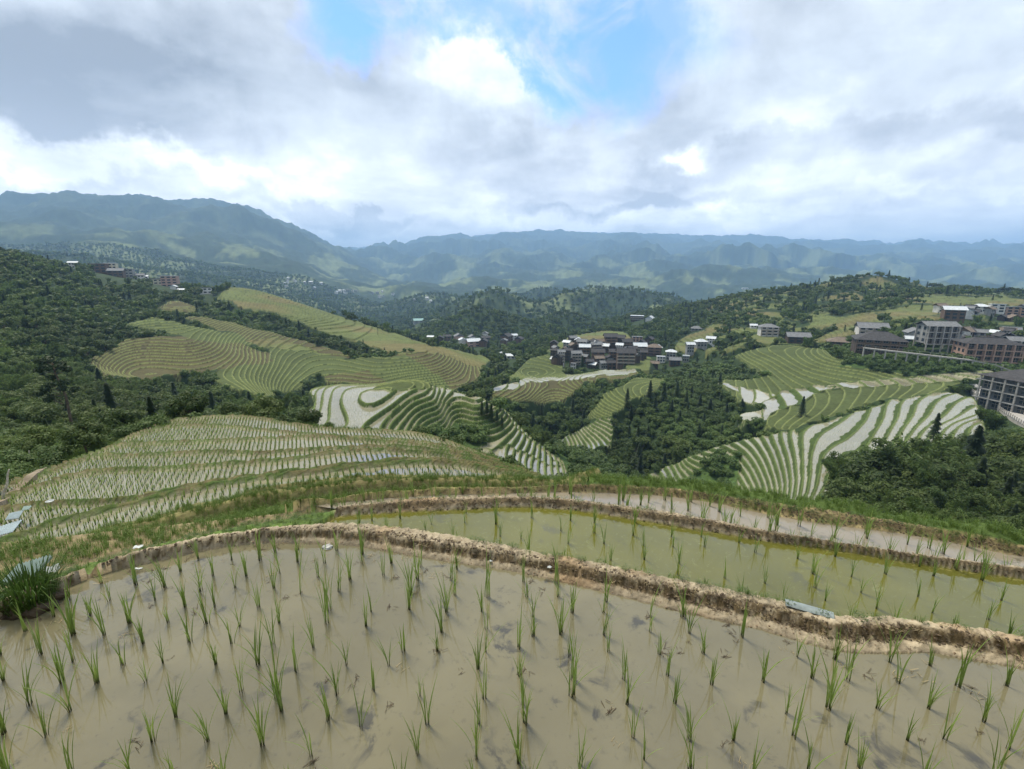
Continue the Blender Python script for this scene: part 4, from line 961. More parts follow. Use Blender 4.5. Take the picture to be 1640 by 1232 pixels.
for k in range(34):
    if k < 20: px = rng.uniform(1440, 1640); py = rng.uniform(541, 556)
    else: px = rng.uniform(1500, 1640); py = rng.uniform(500, 516)
    house('hillside_shed', px, py, rng.uniform(9, 20), 1+k % 2, ('dark', 'grey', 'brown', 'white')[k % 4], ('tile', 'greytile', 'pale', 'browntile', 'tile')[k % 5], 'gable', 'small shed with a pitched roof crowded between the bigger buildings of the right slope', 'shed', group='sheds between the right hand buildings', yaw=rng.uniform(-.7, .7), y0=185, y1=600, detail=False, rh=1, fh=2.3)
LH = 'houses of the village on the left ridge'
for (px, py, w, fl, wl, rf, st, lb) in [
 (118, 424, 11, 2, 'white', 'pale', 'gable', 'small white house highest and leftmost on the left ridge'),
 (160, 437, 22, 3, 'brown', 'browntile', 'flat', 'long dull brown block below the cream building'),
 (178, 428, 16, 4, 'cream', 'pale', 'flat', 'cream four storey building on top of the left ridge'),
 (188, 443, 20, 2, 'brown', 'greytile', 'gable', 'brown house right below the long brown block'),
 (205, 441, 17, 3, 'grey', 'greytile', 'flat', 'grey balconied house in the middle of the ridge village'),
 (224, 443, 13, 2, 'white', 'greytile', 'gable', 'pale house right of the grey balconied one'),
 (232, 449, 10, 2, 'white', 'pale', 'gable', 'small white house stepping down the ridge'),
 (250, 447, 24, 1, 'dark', 'tile', 'gable', 'long low black roof left of the tall mauve building'),
 (252, 456, 20, 2, 'cream', 'greytile', 'flat', 'pale green house below the long black roof'),
 (274, 458, 22, 4, 'pink', 'pale', 'flat', 'tall mauve building with a white side at the right of the ridge village'),
 (279, 465, 9, 1, 'white', 'pale', 'gable', 'tiny white hut below the tall mauve building'),
 (292, 470, 8, 1, 'white', 'pale', 'gable', 'tiny white hut lowest on the left ridge'),
 (331, 471, 19, 2, 'white', 'greytile', 'flat', 'white open framed building alone right of the ridge village')]:
    house('ridge_house', px, py, w, fl, wl, rf, st, lb, 'house', LH, y0=250, y1=600, detail=True, cols=3, fh=2.7)
FV = 'roofs of the village in the valley floor'
for i, (px, py, w, wl, rf) in enumerate([(690, 548, 9, 'grey', 'pale'), (705, 550, 12, 'dark', 'tile'), (716, 547, 12, 'brown', 'tile'), (735, 546, 15, 'pink', 'greytile'), (741, 553, 12, 'white', 'pale'), (757, 548, 13, 'white', 'greytile'),
 (758, 555, 20, 'pink', 'pale'), (777, 543, 10, 'white', 'greytile'), (778, 550, 13, 'dark', 'tile'), (775, 556, 14, 'brown', 'tile'), (807, 554, 11, 'brown', 'greytile'), (811, 547, 17, 'brown', 'tile'), (822, 545, 11, 'white', 'pale'),
 (831, 551, 13, 'brown', 'tile'), (803, 571, 7, 'white', 'pale'), (818, 575, 14, 'white', 'pale'), (670, 515, 15, 'grey', 'teal')]):
    lb = {14: 'tiny white hut below the valley village', 15: 'long white shed at the lower right of the valley village', 16: 'teal roofed building alone in front of the dark round hill'}.get(i, 'small %s house with a %s roof in the valley floor village' % ({'pink': 'dusty pink'}.get(wl, wl), {'tile': 'black', 'pale': 'pale', 'greytile': 'grey'}.get(rf, rf)))
    house('valley_house', px, py, w, 2 if i not in (14, 15) else 1, wl, rf, 'gable', lb, 'house', FV, yaw=rng.uniform(-.5, .5), y0=330, y1=900, detail=False, fh=2.8)
fr_ = [(rng.uniform(455, 720), 0) for _ in range(26)]
for i, (px, _) in enumerate(fr_):
    py = 452+(px-455)*.12+rng.uniform(-3, 10)
    house('distant_house', px, py, rng.uniform(3.2, 5.5), 2, 'white' if i % 3 else 'grey', 'pale' if i % 2 else 'greytile', 'gable', 'tiny pale house scattered on the hazy far slope', 'house', 'far houses faded by haze', yaw=rng.uniform(-.6, .6), y0=700, y1=3000, detail=False, fh=3.2)
house('distant_house', 1193, 464, 9, 2, 'white', 'pale', 'flat', 'bright white building alone on the blue slope right of centre', 'house', y0=900, y1=4000, detail=False, fh=4)

# --- salmon hotel, grey stilted building, big dark building by the road
def framed(name, px, py, wpx, floors, wall, roof, style, label, yaw, cols, posts_mat, fh=3.0, dep=.5, y0=120, y1=400, legs=0., groundopen=False):
    p = hit(px, py, y0, y1); zc = p.y*math.cos(PITCH)-p.z*math.sin(PITCH); w = wpx/F*zc; d = w*dep
    e = empty(name, p, yaw); tag(e, label, 'building'); H = legs+floors*fh
    b = MB(); b.box(-w/2, w/2, -d/2, d/2, legs if legs else -3, H); mesh_obj('wall', b.mesh('wall', WALLM[wall]), e)
    mesh_obj('roof', roof_mesh(w, d, d*.24 if style != 'flat' else 0, 1.0, style).mesh('roof', ROOFM[roof]), e, (0, 0, H))
    for k in range(cols+1):
        xx = -w/2+k*w/cols; q = MB(); q.box(xx-.22, xx+.22, -d/2-1.3, -d/2-.9, -4, H-.05); mesh_obj('post', q.mesh('post', posts_mat), e)
        if k in (0, cols):
            q = MB(); s_ = -1 if k == 0 else 1; q.box(xx-.2+s_*.25, xx+.2+s_*.25, d/2-.5, d/2-.1, -4, H-.05); mesh_obj('post', q.mesh('post', posts_mat), e)
    for f in range(floors):
        z = legs+f*fh; b = MB(); b.box(-w/2-.3, w/2+.3, -d/2-1.35, -d/2, z-.32, z-.02); bl = mesh_obj('balcony', b.mesh('balcony', posts_mat), e)
        r = MB(); r.box(-w/2, w/2, -d/2-1.2, -d/2-1.13, z+.9, z+1.0)
        for k in range(int(w/.5)): r.box(-w/2+k*.5, -w/2+k*.5+.05, -d/2-1.19, -d/2-1.14, z, z+.9)
        mesh_obj('railing', r.mesh('railing', M_RAILD), bl)
        for k in range(cols):
            cx = -w/2+(k+.5)*w/cols; ww = w/cols*.34; g = MB(); g.box(cx-ww, cx+ww, -d/2-.06, -d/2+.1, z+.15, z+2.3); wi = mesh_obj('window', g.mesh('window', M_GLASS), e)
            fr2 = MB(); fr2.box(cx-.05, cx+.05, -d/2-.12, -d/2, z+.15, z+2.3); fr2.box(cx-ww, cx+ww, -d/2-.12, -d/2, z+2.3, z+2.42); fr2.box(cx-ww, cx+ww, -d/2-.12, -d/2, z+1.5, z+1.58); mesh_obj('frame', fr2.mesh('frame', M_FRAME), wi)
            sd = MB()
        nside = max(2, int(d/3))
        for k in range(nside):
            cy_ = -d/2+(k+.5)*d/nside; g = MB(); g.box(-w/2-.06, -w/2+.1, cy_-.8, cy_+.8, z+.8, z+2.2); mesh_obj('window', g.mesh('window', M_GLASS), e)
    HOUSE_KEEP.append((p.x, p.y, max(w, d)*.6+2)); return e, p, w, d
framed('hotel', 1576, 576, 70, 3, 'pink', 'tile', 'hip', 'salmon pink hotel with balconies under a wide dark roof above the road', -.32, 6, WALLM['pink'], 2.4)
framed('guest_house', 1636, 573, 44, 3, 'grey', 'greytile', 'gable', 'grey balconied building right of the salmon pink hotel', -.4, 4, M_POST, 2.6)
framed('stilted_building', 1493, 563, 42, 3, 'grey', 'greytile', 'gable', 'grey boarded building with a wide gable standing on tall concrete legs', -.15, 4, M_POST, 2.7, .6, legs=4.0)
# the big dark building: long side faces left towards the camera
bp = hit(1640, 672, 100, 190)
e = empty('dark_building', bp+Vector((11, 4, 0)), R_(-78)); tag(e, 'large dark grey building with a tiled roof and rows of posts beside the concrete road', 'building')
w, d, H = 26., 16., 10.0
b = MB(); b.box(-w/2, w/2, -d/2, d/2, -4, H); mesh_obj('wall', b.mesh('wall', WALLM['slate']), e)
mesh_obj('roof', roof_mesh(w, d, 3.6, 1.3, 'hip').mesh('roof', ROOFM['tile']), e, (0, 0, H))
for s_, nn_ in ((-1, 8), (1, 8)):
    for k in range(nn_+1):
        q = MB(); xx = -w/2+k*w/nn_; q.box(xx-.2, xx+.2, s_*(d/2+1.0)-.2, s_*(d/2+1.0)+.2, -3, H); mesh_obj('post', q.mesh('post', M_POST), e)
for f in range(1, 4):
    q = MB(); q.box(-w/2-1.2, w/2+1.2, -d/2-1.25, d/2+1.25, f*2.9-.25, f*2.9); mesh_obj('floor_band', q.mesh('floor_band', WALLM['grey']), e)
for f in range(3):
    for k in range(8):
        cx = -w/2+(k+.5)*w/8; g = MB(); g.box(cx-.95, cx+.95, -d/2-.06, -d/2+.1, f*2.9+.5, f*2.9+2.3); wi = mesh_obj('window', g.mesh('window', M_GLASS), e)
        q = MB(); q.box(cx-.05, cx+.05, -d/2-.12, -d/2-.04, f*2.9+.5, f*2.9+2.3); q.box(cx-.95, cx+.95, -d/2-.12, -d/2-.04, f*2.9+1.5, f*2.9+1.6); mesh_obj('frame', q.mesh('frame', M_FRAME), wi)
    for k in range(5):
        cy_ = -d/2+(k+.5)*d/5; g = MB(); g.box(-w/2-.06, -w/2+.1, cy_-1, cy_+1, f*2.9+.5, f*2.9+2.3); mesh_obj('window', g.mesh('window', M_GLASS), e)
        g = MB(); g.box(w/2-.1, w/2+.06, cy_-1, cy_+1, f*2.9+.5, f*2.9+2.3); mesh_obj('window', g.mesh('window', M_GLASS), e)
HOUSE_KEEP.append((e.location.x, e.location.y, 20)); HOUSE_KEEP.append((bp.x-6, bp.y-5, 12))
for q_ in ((1600, 655), (1580, 640), (1625, 690)): h_ = hit(*q_, 90, 200); HOUSE_KEEP.append((h_.x, h_.y, 9))

# --- the road beside it with its railing
M_CONC = plain_mat('concrete_road', (.42, .40, .375), .85, .15, .5)
def ribbon(name, pts, width, mt, lift=.12, thick=.5, kind='structure'):
    mb = MB(); P = [Vector(p) for p in pts]; L_ = []; Rr_ = []
    for i, p in enumerate(P):
        d_ = (P[min(i+1, len(P)-1)]-P[max(i-1, 0)]); n_ = Vector((d_.y, -d_.x, 0)).normalized()*width/2; L_.append(p-n_); Rr_.append(p+n_)
    u = Vector((0, 0, lift)); dn = Vector((0, 0, -thick))
    for i in range(len(P)-1):
        mb.quad(L_[i]+u, Rr_[i]+u, Rr_[i+1]+u, L_[i+1]+u); mb.quad(Rr_[i]+u, Rr_[i]+dn, Rr_[i+1]+dn, Rr_[i+1]+u); mb.quad(L_[i+1]+u, L_[i+1]+dn, L_[i]+dn, L_[i]+u)
    o = mesh_obj(name, mb.mesh(name, mt)); o['kind'] = kind; return o, L_, Rr_
rz = -37.6
rp = [tuple(hit(px, py, 90, 220)+Vector((0, 0, .4))) for px, py in ((1720, 712), (1660, 690), (1625, 668), (1600, 652), (1580, 640), (1562, 628), (1556, 621))]
ribbon('road', rp, 4.2, M_CONC, .3, 1.5)
def railing(name, pts, label, h=1.1, gap=1.6, mt=M_POST):
    e = empty(name, pts[0]); tag(e, label, 'railing'); o0 = Vector(pts[0]); L_ = 0
    for a, b in zip(pts[:-1], pts[1:]):
        a = Vector(a)-o0; b = Vector(b)-o0; n = max(1, int((b-a).length/gap)); r = MB()
        for z in (h-.08, h*.5): r.bar(a+Vector((0, 0, z)), b+Vector((0, 0, z)), .06, .06, 5)
        mesh_obj('rail', r.mesh('rail', mt), e)
        for k in range(n):
            q = a+(b-a)*k/n; m_ = MB(); m_.box(q.x-.09, q.x+.09, q.y-.09, q.y+.09, q.z, q.z+h+.1); mesh_obj('post', m_.mesh('post', mt), e)
P = [Vector(p) for p in rp]
left = []
for i, p in enumerate(P):
    d_ = (P[min(i+1, len(P)-1)]-P[max(i-1, 0)]); n_ = Vector((d_.y, -d_.x, 0)).normalized()*2.35; left.append(p-n_+Vector((0, 0, .3)))
railing('road_railing', left, 'pale concrete railing along the outer edge of the road by the dark building')
# elevated walkway in front of the hotels
wz = None
wpts = []
for px, py in ((1385, 557), (1420, 561), (1455, 565), (1490, 569), (1525, 573), (1560, 577), (1595, 584), (1618, 592)):
    a, b, c = ray(px, py); yy = 196-(px-1385)*.08; wpts.append(Vector((a/b*yy, yy, c/b*yy)))
e = empty('walkway', wpts[0]); tag(e, 'raised concrete walkway on posts below the hotels', 'walkway')
for i in range(len(wpts)-1):
    a = wpts[i]-wpts[0]; b = wpts[i+1]-wpts[0]; q = MB(); n_ = Vector((0, 1, 0)); q.quad(a, b, b+n_*2.2, a+n_*2.2); q.quad(a-Vector((0, 0, .5)), b-Vector((0, 0, .5)), b, a)
    mesh_obj('deck', q.mesh('deck', M_POST), e)
    for k in (0, .5):
        c_ = a+(b-a)*k; q = MB(); q.box(c_.x-.2, c_.x+.2, c_.y+.2, c_.y+.6, c_.z-3.6, c_.z-.1); mesh_obj('post', q.mesh('post', M_POST), e)
        q = MB(); q.box(c_.x-.05, c_.x+.05, c_.y, c_.y+.1, c_.z, c_.z+1.0); mesh_obj('post', q.mesh('post', M_POST), e)
    q = MB(); q.bar(a+Vector((0, 0, 1)), b+Vector((0, 0, 1)), .05, .05, 4); mesh_obj('rail', q.mesh('rail', M_POST), e)

# ------------------------------------------------------------------ trees
undergrowth(11, 42, 1.15, .25, .75); undergrowth(40, 90, 1.9, .7, 1.5); undergrowth(90, 260, 3.0, 1.1, 2.3)
plant(26, 70, 3.0, .62)
plant(70, 160, 4.6, .85)
plant(160, 420, 6.8, 1.0)
plant(420, 800, 7.6, 1.05)
plant(800, 1700, 14.5, 1.5)
names = ['broadleaf_tree', 'fir_tree', 'bamboo_clump', 'bush']
LBL = {0: 'round dark green broadleaf tree within the hillside forest', 1: 'narrow dark pointed fir within the hillside forest', 2: 'feathery light green bamboo clump within the hillside forest', 3: 'low leafy bush on the open valley slope'}
GRP = {0: 'broadleaf trees of the forest', 1: 'firs of the forest', 2: 'bamboo clumps of the forest', 3: 'bushes on the slopes'}
rest = []
for kd in range(4):
    L = [t_ for t_ in trees if t_[0] == kd]; L.sort(key=lambda q: q[2]/q[4]); nm = names[kd]
    for i, (_, x, y, z, s) in enumerate(L[:290]):
        lod = 0 if y < 130 else 1; a, b = KINDS[nm][lod][int(rng.integers(len(KINDS[nm][lod])))]
        e = empty(nm, (x, y, z), rng.random()*6.28, s); tag(e, LBL[kd], CATEGORY[nm], GRP[kd]); mesh_obj('trunk', a, e); mesh_obj('crown', b, e)
    rest += L[290:]
print('TREES', len(trees))
protos = []; off = {}
for kd in range(4):
    for lod in (1, 2):
        off[(kd, lod)] = len(protos); protos += joined(KINDS[names[kd]][lod], 'tree')
pts = []; sc = []; rt = []; ix = []
for kd, x, y, z, s in rest:
    lod = 1 if y < 220 else 2; n_ = (4, 3)[lod-1]; pts.append((x, y, z)); sc.append(s); rt.append(rng.random()*6.28); ix.append(off[(kd, lod)]+int(rng.integers(n_)))
scatter('forest', pts, sc, rt, ix, protos, 'dense mixed green forest covering the far hillsides', 'forest')

# particular trees
def special(nm, px, py, y0, y1, hpx, label, lod=0, v=0, cat='tree', zoff=0):
    p = hit(px, py, y0, y1); zc = p.y*math.cos(PITCH)-p.z*math.sin(PITCH); s = hpx/F*zc/HGT[nm]; a, b = KINDS[nm][lod][v]
    e = empty(nm, p+Vector((0, 0, zoff)), rng.random()*6, s); tag(e, label, cat); mesh_obj('trunk', a, e); mesh_obj('crown', b, e); return e
special('fir_tree', 185, 690, 30, 90, 78, 'dark pointed fir behind the top left corner of the near rice fields')
special('fir_tree', 1493, 712, 60, 140, 52, 'lone dark conical fir rising over the white terraces on the right', v=2)
special('fir_tree', 1283, 668, 100, 260, 34, 'slim dark tree alone between the dry terraces on the right', v=1)
for px, py, h in ((1004, 640, 38), (1040, 634, 46), (1062, 640, 52), (1083, 632, 44), (1098, 644, 40), (1120, 648, 38), (1136, 652, 34), (1048, 655, 40), (1010, 664, 36), (1075, 655, 36)):
    p = special('fir_tree', px, py+10, 100, 240, h*.72, 'tall black green fir on top of the dark wooded knob', v=int(rng.integers(5))); p['group'] = 'firs on the wooded knob'
for px, py, h in ((772, 660, 24), (780, 664, 26), (787, 668, 28), (796, 672, 22), (804, 678, 20)):
    p = special('fir_tree', px, py+6, 90, 200, h, 'small dark fir in the row right of the white terraced hill', v=int(rng.integers(5))); p['group'] = 'firs right of the terraced hill'
# tall bare topped tree on the left
p = hit(118, 700, 40, 110); zc = p.y*.97-p.z*.237; s = 135/F*zc
e = empty('tall_tree', p); tag(e, 'tall thin tree with dark tufted crown rising over the left forest', 'tree')
tr = MB(); tr.bar((0, 0, -2), (.02*s, 0, s*.5), s*.018, s*.013); tr.bar((.02*s, 0, s*.5), (-.08*s, 0, s*.95), s*.013, s*.004)
cr = MB(); rg = np.random.default_rng(4)
for k in range(22):
    z = s*(.45+.5*rg.random()); a = rg.random()*6.28; ln = s*(.06+.16*rg.random())*(1.1-.5*z/s); c = Vector((-.05*s+math.cos(a)*ln, math.sin(a)*ln, z)); tr.bar((-.04*s, 0, z-s*.06), c, s*.005, s*.002, 4); crown_quads(cr, c, s*.055, 90, s*.016, rg)
mesh_obj('trunk', tr.mesh('trunk', BARK), e); mesh_obj('crown', cr.mesh('crown', M_FIR), e)
# ------------------------------------------------------------------ rice
def seedling(seed, H=.27, blades=7, segs=5, wdt=.0027):
    rg = np.random.default_rng(seed); mb = MB()
    for k in range(blades):
        a = rg.random()*6.28; d = Vector((math.cos(a), math.sin(a), 0)); sd = Vector((-d.y, d.x, 0)); h = H*(.6+.5*rg.random()); lean = h*(.06+.60*rg.random()**2); drp = h*.12*rg.random()
        b = Vector((rg.normal()*.006, rg.normal()*.006, -.03)); tn = rg.random(); pr = None
        for i in range(segs+1):
            f = i/segs; w_ = wdt*(.7+.5*rg.random()*0+.5*math.sin(min(1, f*1.2+.15)*math.pi*.5))*(1 if f < .55 else max(.02, (1-f)/.45)); c = b+d*lean*f**2+Vector((0, 0, (h+.03)*f-drp*f**4)); q = (c-sd*w_, c+sd*w_)
            if pr: mb.quad(pr[0], pr[1], q[1], q[0], tn)
            pr = q
    return mb.mesh('rice_seedling', M_RICE)
SEED = [seedling(i, .235+.03*(i % 3), 6+i % 7) for i in range(16)]
SEEDF = [seedling(50+i, .22, 6, 2, .0065) for i in range(5)]
def rice_points(poly, sx, sy, ang, jit=.16, lo=None):
    P_ = np.array(poly); c, s = math.cos(ang), math.sin(ang); u = P_@np.array([c, -s]); v = P_@np.array([s, c])
    a, b = np.meshgrid(np.arange(u.min(), u.max(), sx), np.arange(v.min(), v.max(), sy)); a = (a+rng.uniform(-jit, jit, a.shape)*sx).ravel(); b = (b+rng.uniform(-jit, jit, b.shape)*sy*1.3).ravel()
    x = a*c+b*s; y = -a*s+b*c; k = inpoly(x, y, [tuple(q) for q in P_]); return x[k], y[k]
pa = [tuple(p) for p in W1]+[(6, 0.2), (-6, 0.2)]
x, y = rice_points(pa, .222, .138, .04, .17)
near_s = []
for q in zip(x, y):
    d_ = math.sqrt(((W1-np.array(q))**2).sum(1).min()); px, py = pix(np.array(q[0]), np.array(q[1]), ZA)
    if d_ > .05 and -60 < px < 1700 and py < 1330 and rng.random() < .93: near_s.append((q[0], q[1], ZA, 1.))
pb = [tuple(p) for p in K1[i0*1:] if p[0] > leftend[0]]+[tuple(p) for p in W2[::-1]]
x, y = rice_points(pb, .27, .165, .12, .22)
for q in zip(x, y):
    d_ = min(math.sqrt(((W2-np.array(q))**2).sum(1).min()), math.sqrt(((K1-np.array(q))**2).sum(1).min())); px, py = pix(np.array(q[0]), np.array(q[1]), ZB)
    if d_ > .05 and px < 1700 and rng.random() < .9: near_s.append((q[0], q[1], ZB, .78))
near_s.sort(key=lambda q: q[0]**2+q[1]**2)
print('SEEDLINGS', len(near_s))
for x, y, z, s in near_s[:300]:
    o = mesh_obj('rice_seedling', SEED[int(rng.integers(16))], None, (x, y, z), rng.random()*6.28); k = s*rng.uniform(.6, 1.05); o.scale = (k, k, k)
    g_ = z == ZA
    tag(o, 'young green rice seedling standing in the brown water of the nearest paddy' if g_ else 'small green rice seedling standing in the olive green water', 'rice seedling', 'rice seedlings in the nearest paddy' if g_ else 'rice seedlings in the olive green paddy')
P_ = []; S_ = []; I_ = []
for x, y, z, s in near_s[300:]: P_.append((x, y, z)); S_.append(s*rng.uniform(.8, 1.2)); I_.append(int(rng.integers(16)))
# third paddy and the strips on its left
pc = [tuple(p) for p in K2]+[tuple(p) for p in W3[::-1]]
x, y = rice_points(pc, .22, .15, .15, .25); z_ = ground_z(x, y)
for q in zip(x, y, z_):
    if rng.random() < .9: P_.append((q[0], q[1], max(ZC, q[2]))); S_.append(rng.uniform(.7, 1.1)); I_.append(int(rng.integers(16)))
scatter('rice_plants', P_, S_, rng.random(len(P_))*6.28, I_, SEED, 'rows of rice seedlings in the pale paddies beyond the mud banks', 'rice')
# near terraces 1..8
zp = [tuple(p) for p in zone_poly]; x, y = rice_points(zp, .20, .145, R_(-24), .13); k = (x*x+y*y > 80); x, y = x[k], y[k]
az = np.arctan2(x, y); r = np.hypot(x, y); i = np.clip(np.rint((az+AZM)/(2*AZM)*(NF-1)).astype(int), 0, NF-1); j = np.clip(np.searchsorted(RR, r), 0, len(RR)-1)
k = (wat[i, j] > .6) & near[i, j] & (i > 2); x, y = x[k], y[k]; z_ = Z[i, j][k]; print('RICE', len(x))
scatter('rice_rows', np.stack([x, y, z_], -1), rng.uniform(.8, 1.25, len(x)), rng.random(len(x))*6.28, rng.integers(0, 5, len(x)), SEEDF, 'planted rows of young rice on the curved terraces at the left', 'rice')
x, y = jgrid(58, 150, .42); az = np.arctan2(x, y); r = np.hypot(x, y); i = np.clip(np.rint((az+AZM)/(2*AZM)*(NF-1)).astype(int), 0, NF-1); j = np.clip(np.searchsorted(RR, r), 0, len(RR)-1)
k = (wat[i, j] > .7) & visible(x, y, Z[i, j]+.3); print('RICE FAR', k.sum())
scatter('rice_field', np.stack([x[k], y[k], Z[i, j][k]], -1), rng.uniform(.8, 1.1, k.sum()), rng.random(k.sum())*6.28, rng.integers(0, 5, k.sum()), SEEDF, 'fine rows of young rice on the white terraced hills', 'rice')

# ------------------------------------------------------------------ grass and weeds
def tuft(seed, n, H, w_, spread):
    rg = np.random.default_rng(seed); mb = MB()
    for k in range(n):
        a = rg.random()*6.28; d = Vector((math.cos(a), math.sin(a), 0)); sd = Vector((-d.y, d.x, 0)); b = d*rg.random()*spread; h = H*(.5+.6*rg.random()); ln = h*(.15+.6*rg.random()); p0 = b-Vector((0, 0, .02)); p1 = b+d*ln*.35+Vector((0, 0, h*.62)); p2 = b+d*ln+Vector((0, 0, h*(.95-.4*ln/h)))
        mb.quad(p0-sd*w_, p0+sd*w_, p1+sd*w_*.8, p1-sd*w_*.8, rg.random()); mb.tri(p1-sd*w_*.8, p1+sd*w_*.8, p2, rg.random())
    return mb.mesh('grass_tuft', M_GRASS)
def weed(seed, n, R, lf):
    rg = np.random.default_rng(seed); mb = MB()
    for k in range(n):
        a = rg.random()*6.28; r = R*math.sqrt(rg.random()); c = Vector((math.cos(a)*r, math.sin(a)*r, .01+.05*rg.random()*R/.08)); u = Vector((rg.normal(), rg.normal(), .25*rg.normal())).normalized(); w_ = u.cross(Vector((0, 0, 1))).normalized()*lf*.5; s = lf*(.6+.7*rg.random())
        mb.quad(c-u*s, c-w_, c+u*s, c+w_, rg.random())
    return mb.mesh('weed', M_BUSH)
TU = [tuft(i, 14, .11, .0022, .03) for i in range(4)]+[weed(i, 40, .07, .010) for i in range(4)]
TUB = [tuft(10+i, 26, .34, .006, .14) for i in range(4)]
G_ = []; S_ = []; I_ = []
def near_pts(n, y0, y1, xl, xr): return rng.uniform(xl, xr, n), rng.uniform(y0, y1, n)
x, y = near_pts(150000, 1.6, 10.5, -10, 7); dk1, sk1 = pdist(x, y, K1); dw2, sw2 = pdist(x, y, W2); dk2, sk2 = pdist(x, y, K2); dw3, sw3 = pdist(x, y, W3); de, se = pdist(x, y, E12)
inB = (sk1 > 0) & (sw2 < 0) & (x > leftend[0]-.02); pat = fbm(x*2.6, y*2.6, 4, 107)
left_strip = (sk1 > 0) & (se < 0) & ~inB & ~((sk2 > 0) & (sw3 < 0) & (x > leftend[0])) & ~((x > leftend[0]) & (sk2 < 0)) & (pat > -.25)
edge1 = (np.abs(dk1) < .045+.04*pat) & (rng.random(len(x)) < .85) & (x > -.3)
left_strip &= dk1 > .10; rim3 = (se > 0) & (de < .35) & (rng.random(len(x)) < .8)
nearst = (se > 0) & (x < 1.2) & (de < 5.5) & (pat > -.35)
edge2 = (dk2 < .05) & (x > leftend[0]) & (rng.random(len(x)) < .5); e3 = (sw3 > 0) & (se < 0) & (rng.random(len(x)) < .5)
k = left_strip | edge1 | rim3 | nearst | edge2 | e3; x, y = x[k], y[k]; z_ = ground_z(x, y); big_ = (rim3 | nearst)[k]
for a, b, c, bg_ in zip(x, y, z_, big_):
    if rng.random() < .8: G_.append((a, b, c)); S_.append(rng.uniform(.5, 1.0)*(.8 if bg_ else .55)); I_.append(int(rng.integers(0, 4)) if (bg_ or rng.random() < .35) else 4+int(rng.integers(0, 4)))
scatter('bank_grass', G_, S_, rng.random(len(G_))*6.28, I_, TU, 'short grass and weeds along the mud banks', 'grass')
# crumbs of earth and straw on the banks
def crumb(seed, straw):
    rg = np.random.default_rng(seed); mb = MB()
    if straw:
        for k in range(7):
            c = Vector((rg.normal()*.02, rg.normal()*.02, .004+.008*rg.random())); u = Vector((rg.normal(), rg.normal(), .3*rg.normal())).normalized()*(.012+.02*rg.random()); w_ = u.cross(Vector((0, 0, 1))).normalized()*.0016; mb.quad(c-u-w_, c-u+w_, c+u+w_, c+u-w_, rg.random())
    else:
        bm = bmesh.new(); bmesh.ops.create_icosphere(bm, subdivisions=2, radius=.014)
        for v_ in bm.verts: v_.co = v_.co*(1+.5*(rg.random()-.5)); v_.co.z *= .7
        mb.v = [tuple(v_.co) for v_ in bm.verts]; mb.f = [tuple(v_.index for v_ in f.verts) for f in bm.faces]; mb.c = [.5]*len(mb.v); bm.free()
    return mb
M_EARTH = plain_mat('earth_crumb', (.25, .18, .115), .95, .45, 30); M_EARTHD = plain_mat('dark_earth_crumb', (.12, .09, .06), .95, .5, 30); M_STRAW = plain_mat('straw', (.30, .24, .13), .9, .3, 30); M_STRAWD = plain_mat('dark_roots_bits', (.07, .05, .032), .95, .4, 30)
CR = [crumb(i, False).mesh('crumb', (M_EARTH, M_EARTHD)[i % 2]) for i in range(6)]+[crumb(20+i, True).mesh('straw', (M_STRAWD, M_STRAW)[i % 3 == 0]) for i in range(6)]
xx = rng.uniform(-5, 6.5, 300000); yy = rng.uniform(1, 7, 300000); a1, g1 = pdist(xx, yy, W1); b1_, h1 = pdist(xx, yy, K1); a2, g2 = pdist(xx, yy, W2); b2_, h2 = pdist(xx, yy, K2); a3, g3 = pdist(xx, yy, W3); b3_, h3 = pdist(xx, yy, E12)
s_1 = a1/(a1+b1_+1e-6); s_2 = a2/(a2+b2_+1e-6); u_ = rng.random(len(xx))
o1 = (g1 >= 0) & (h1 < 0); o2 = (h1 > 0) & (g2 >= 0) & (h2 < 0) & (xx > leftend[0]); o3 = (g3 >= 0) & (h3 < 0) & (h2 > 0)
k = (o1 & (u_ < np.where((s_1 > .3) & (s_1 < .65), .95, .25))) | (o2 & (u_ < .8)) | (o3 & (u_ < .6)); dkz = (o1 & (s_1 > .3) & (s_1 < .65)) | (o2 & (s_2 < .55)) | o3
xx, yy, dkz = xx[k], yy[k], dkz[k]; zz_ = ground_z(xx, yy); n_ = len(xx); q_ = rng.random(n_)
ix_ = np.where(q_ < .5, rng.integers(0, 3, n_)*2+np.where(dkz, 1, 0), 6+rng.integers(0, 6, n_)); print('CRUMBS', n_)
scatter('bank_crumbs', np.stack([xx, yy, zz_], -1), rng.uniform(.2, .7, n_)*np.where(dkz, 1.0, .6), rng.random(n_)*6.28, ix_, CR, 'crumbled earth, roots and straw on the mud banks', 'earth crumbs')
# bits floating on the nearest water
xx = rng.uniform(-4, 5, 2600); yy = rng.uniform(1, 4.5, 2600); a1, g1 = pdist(xx, yy, W1); k = (g1 < 0) & (rng.random(2600) < np.where(a1 < .25, .5, .10)); xx, yy = xx[k], yy[k]
scatter('floating_bits', np.stack([xx, yy, np.full(len(xx), ZA-.002)], -1), rng.uniform(.3, .9, len(xx)), rng.random(len(xx))*6.28, rng.integers(6, 12, len(xx)), CR, 'bits of straw and roots floating on the nearest paddy water', 'floating straw')
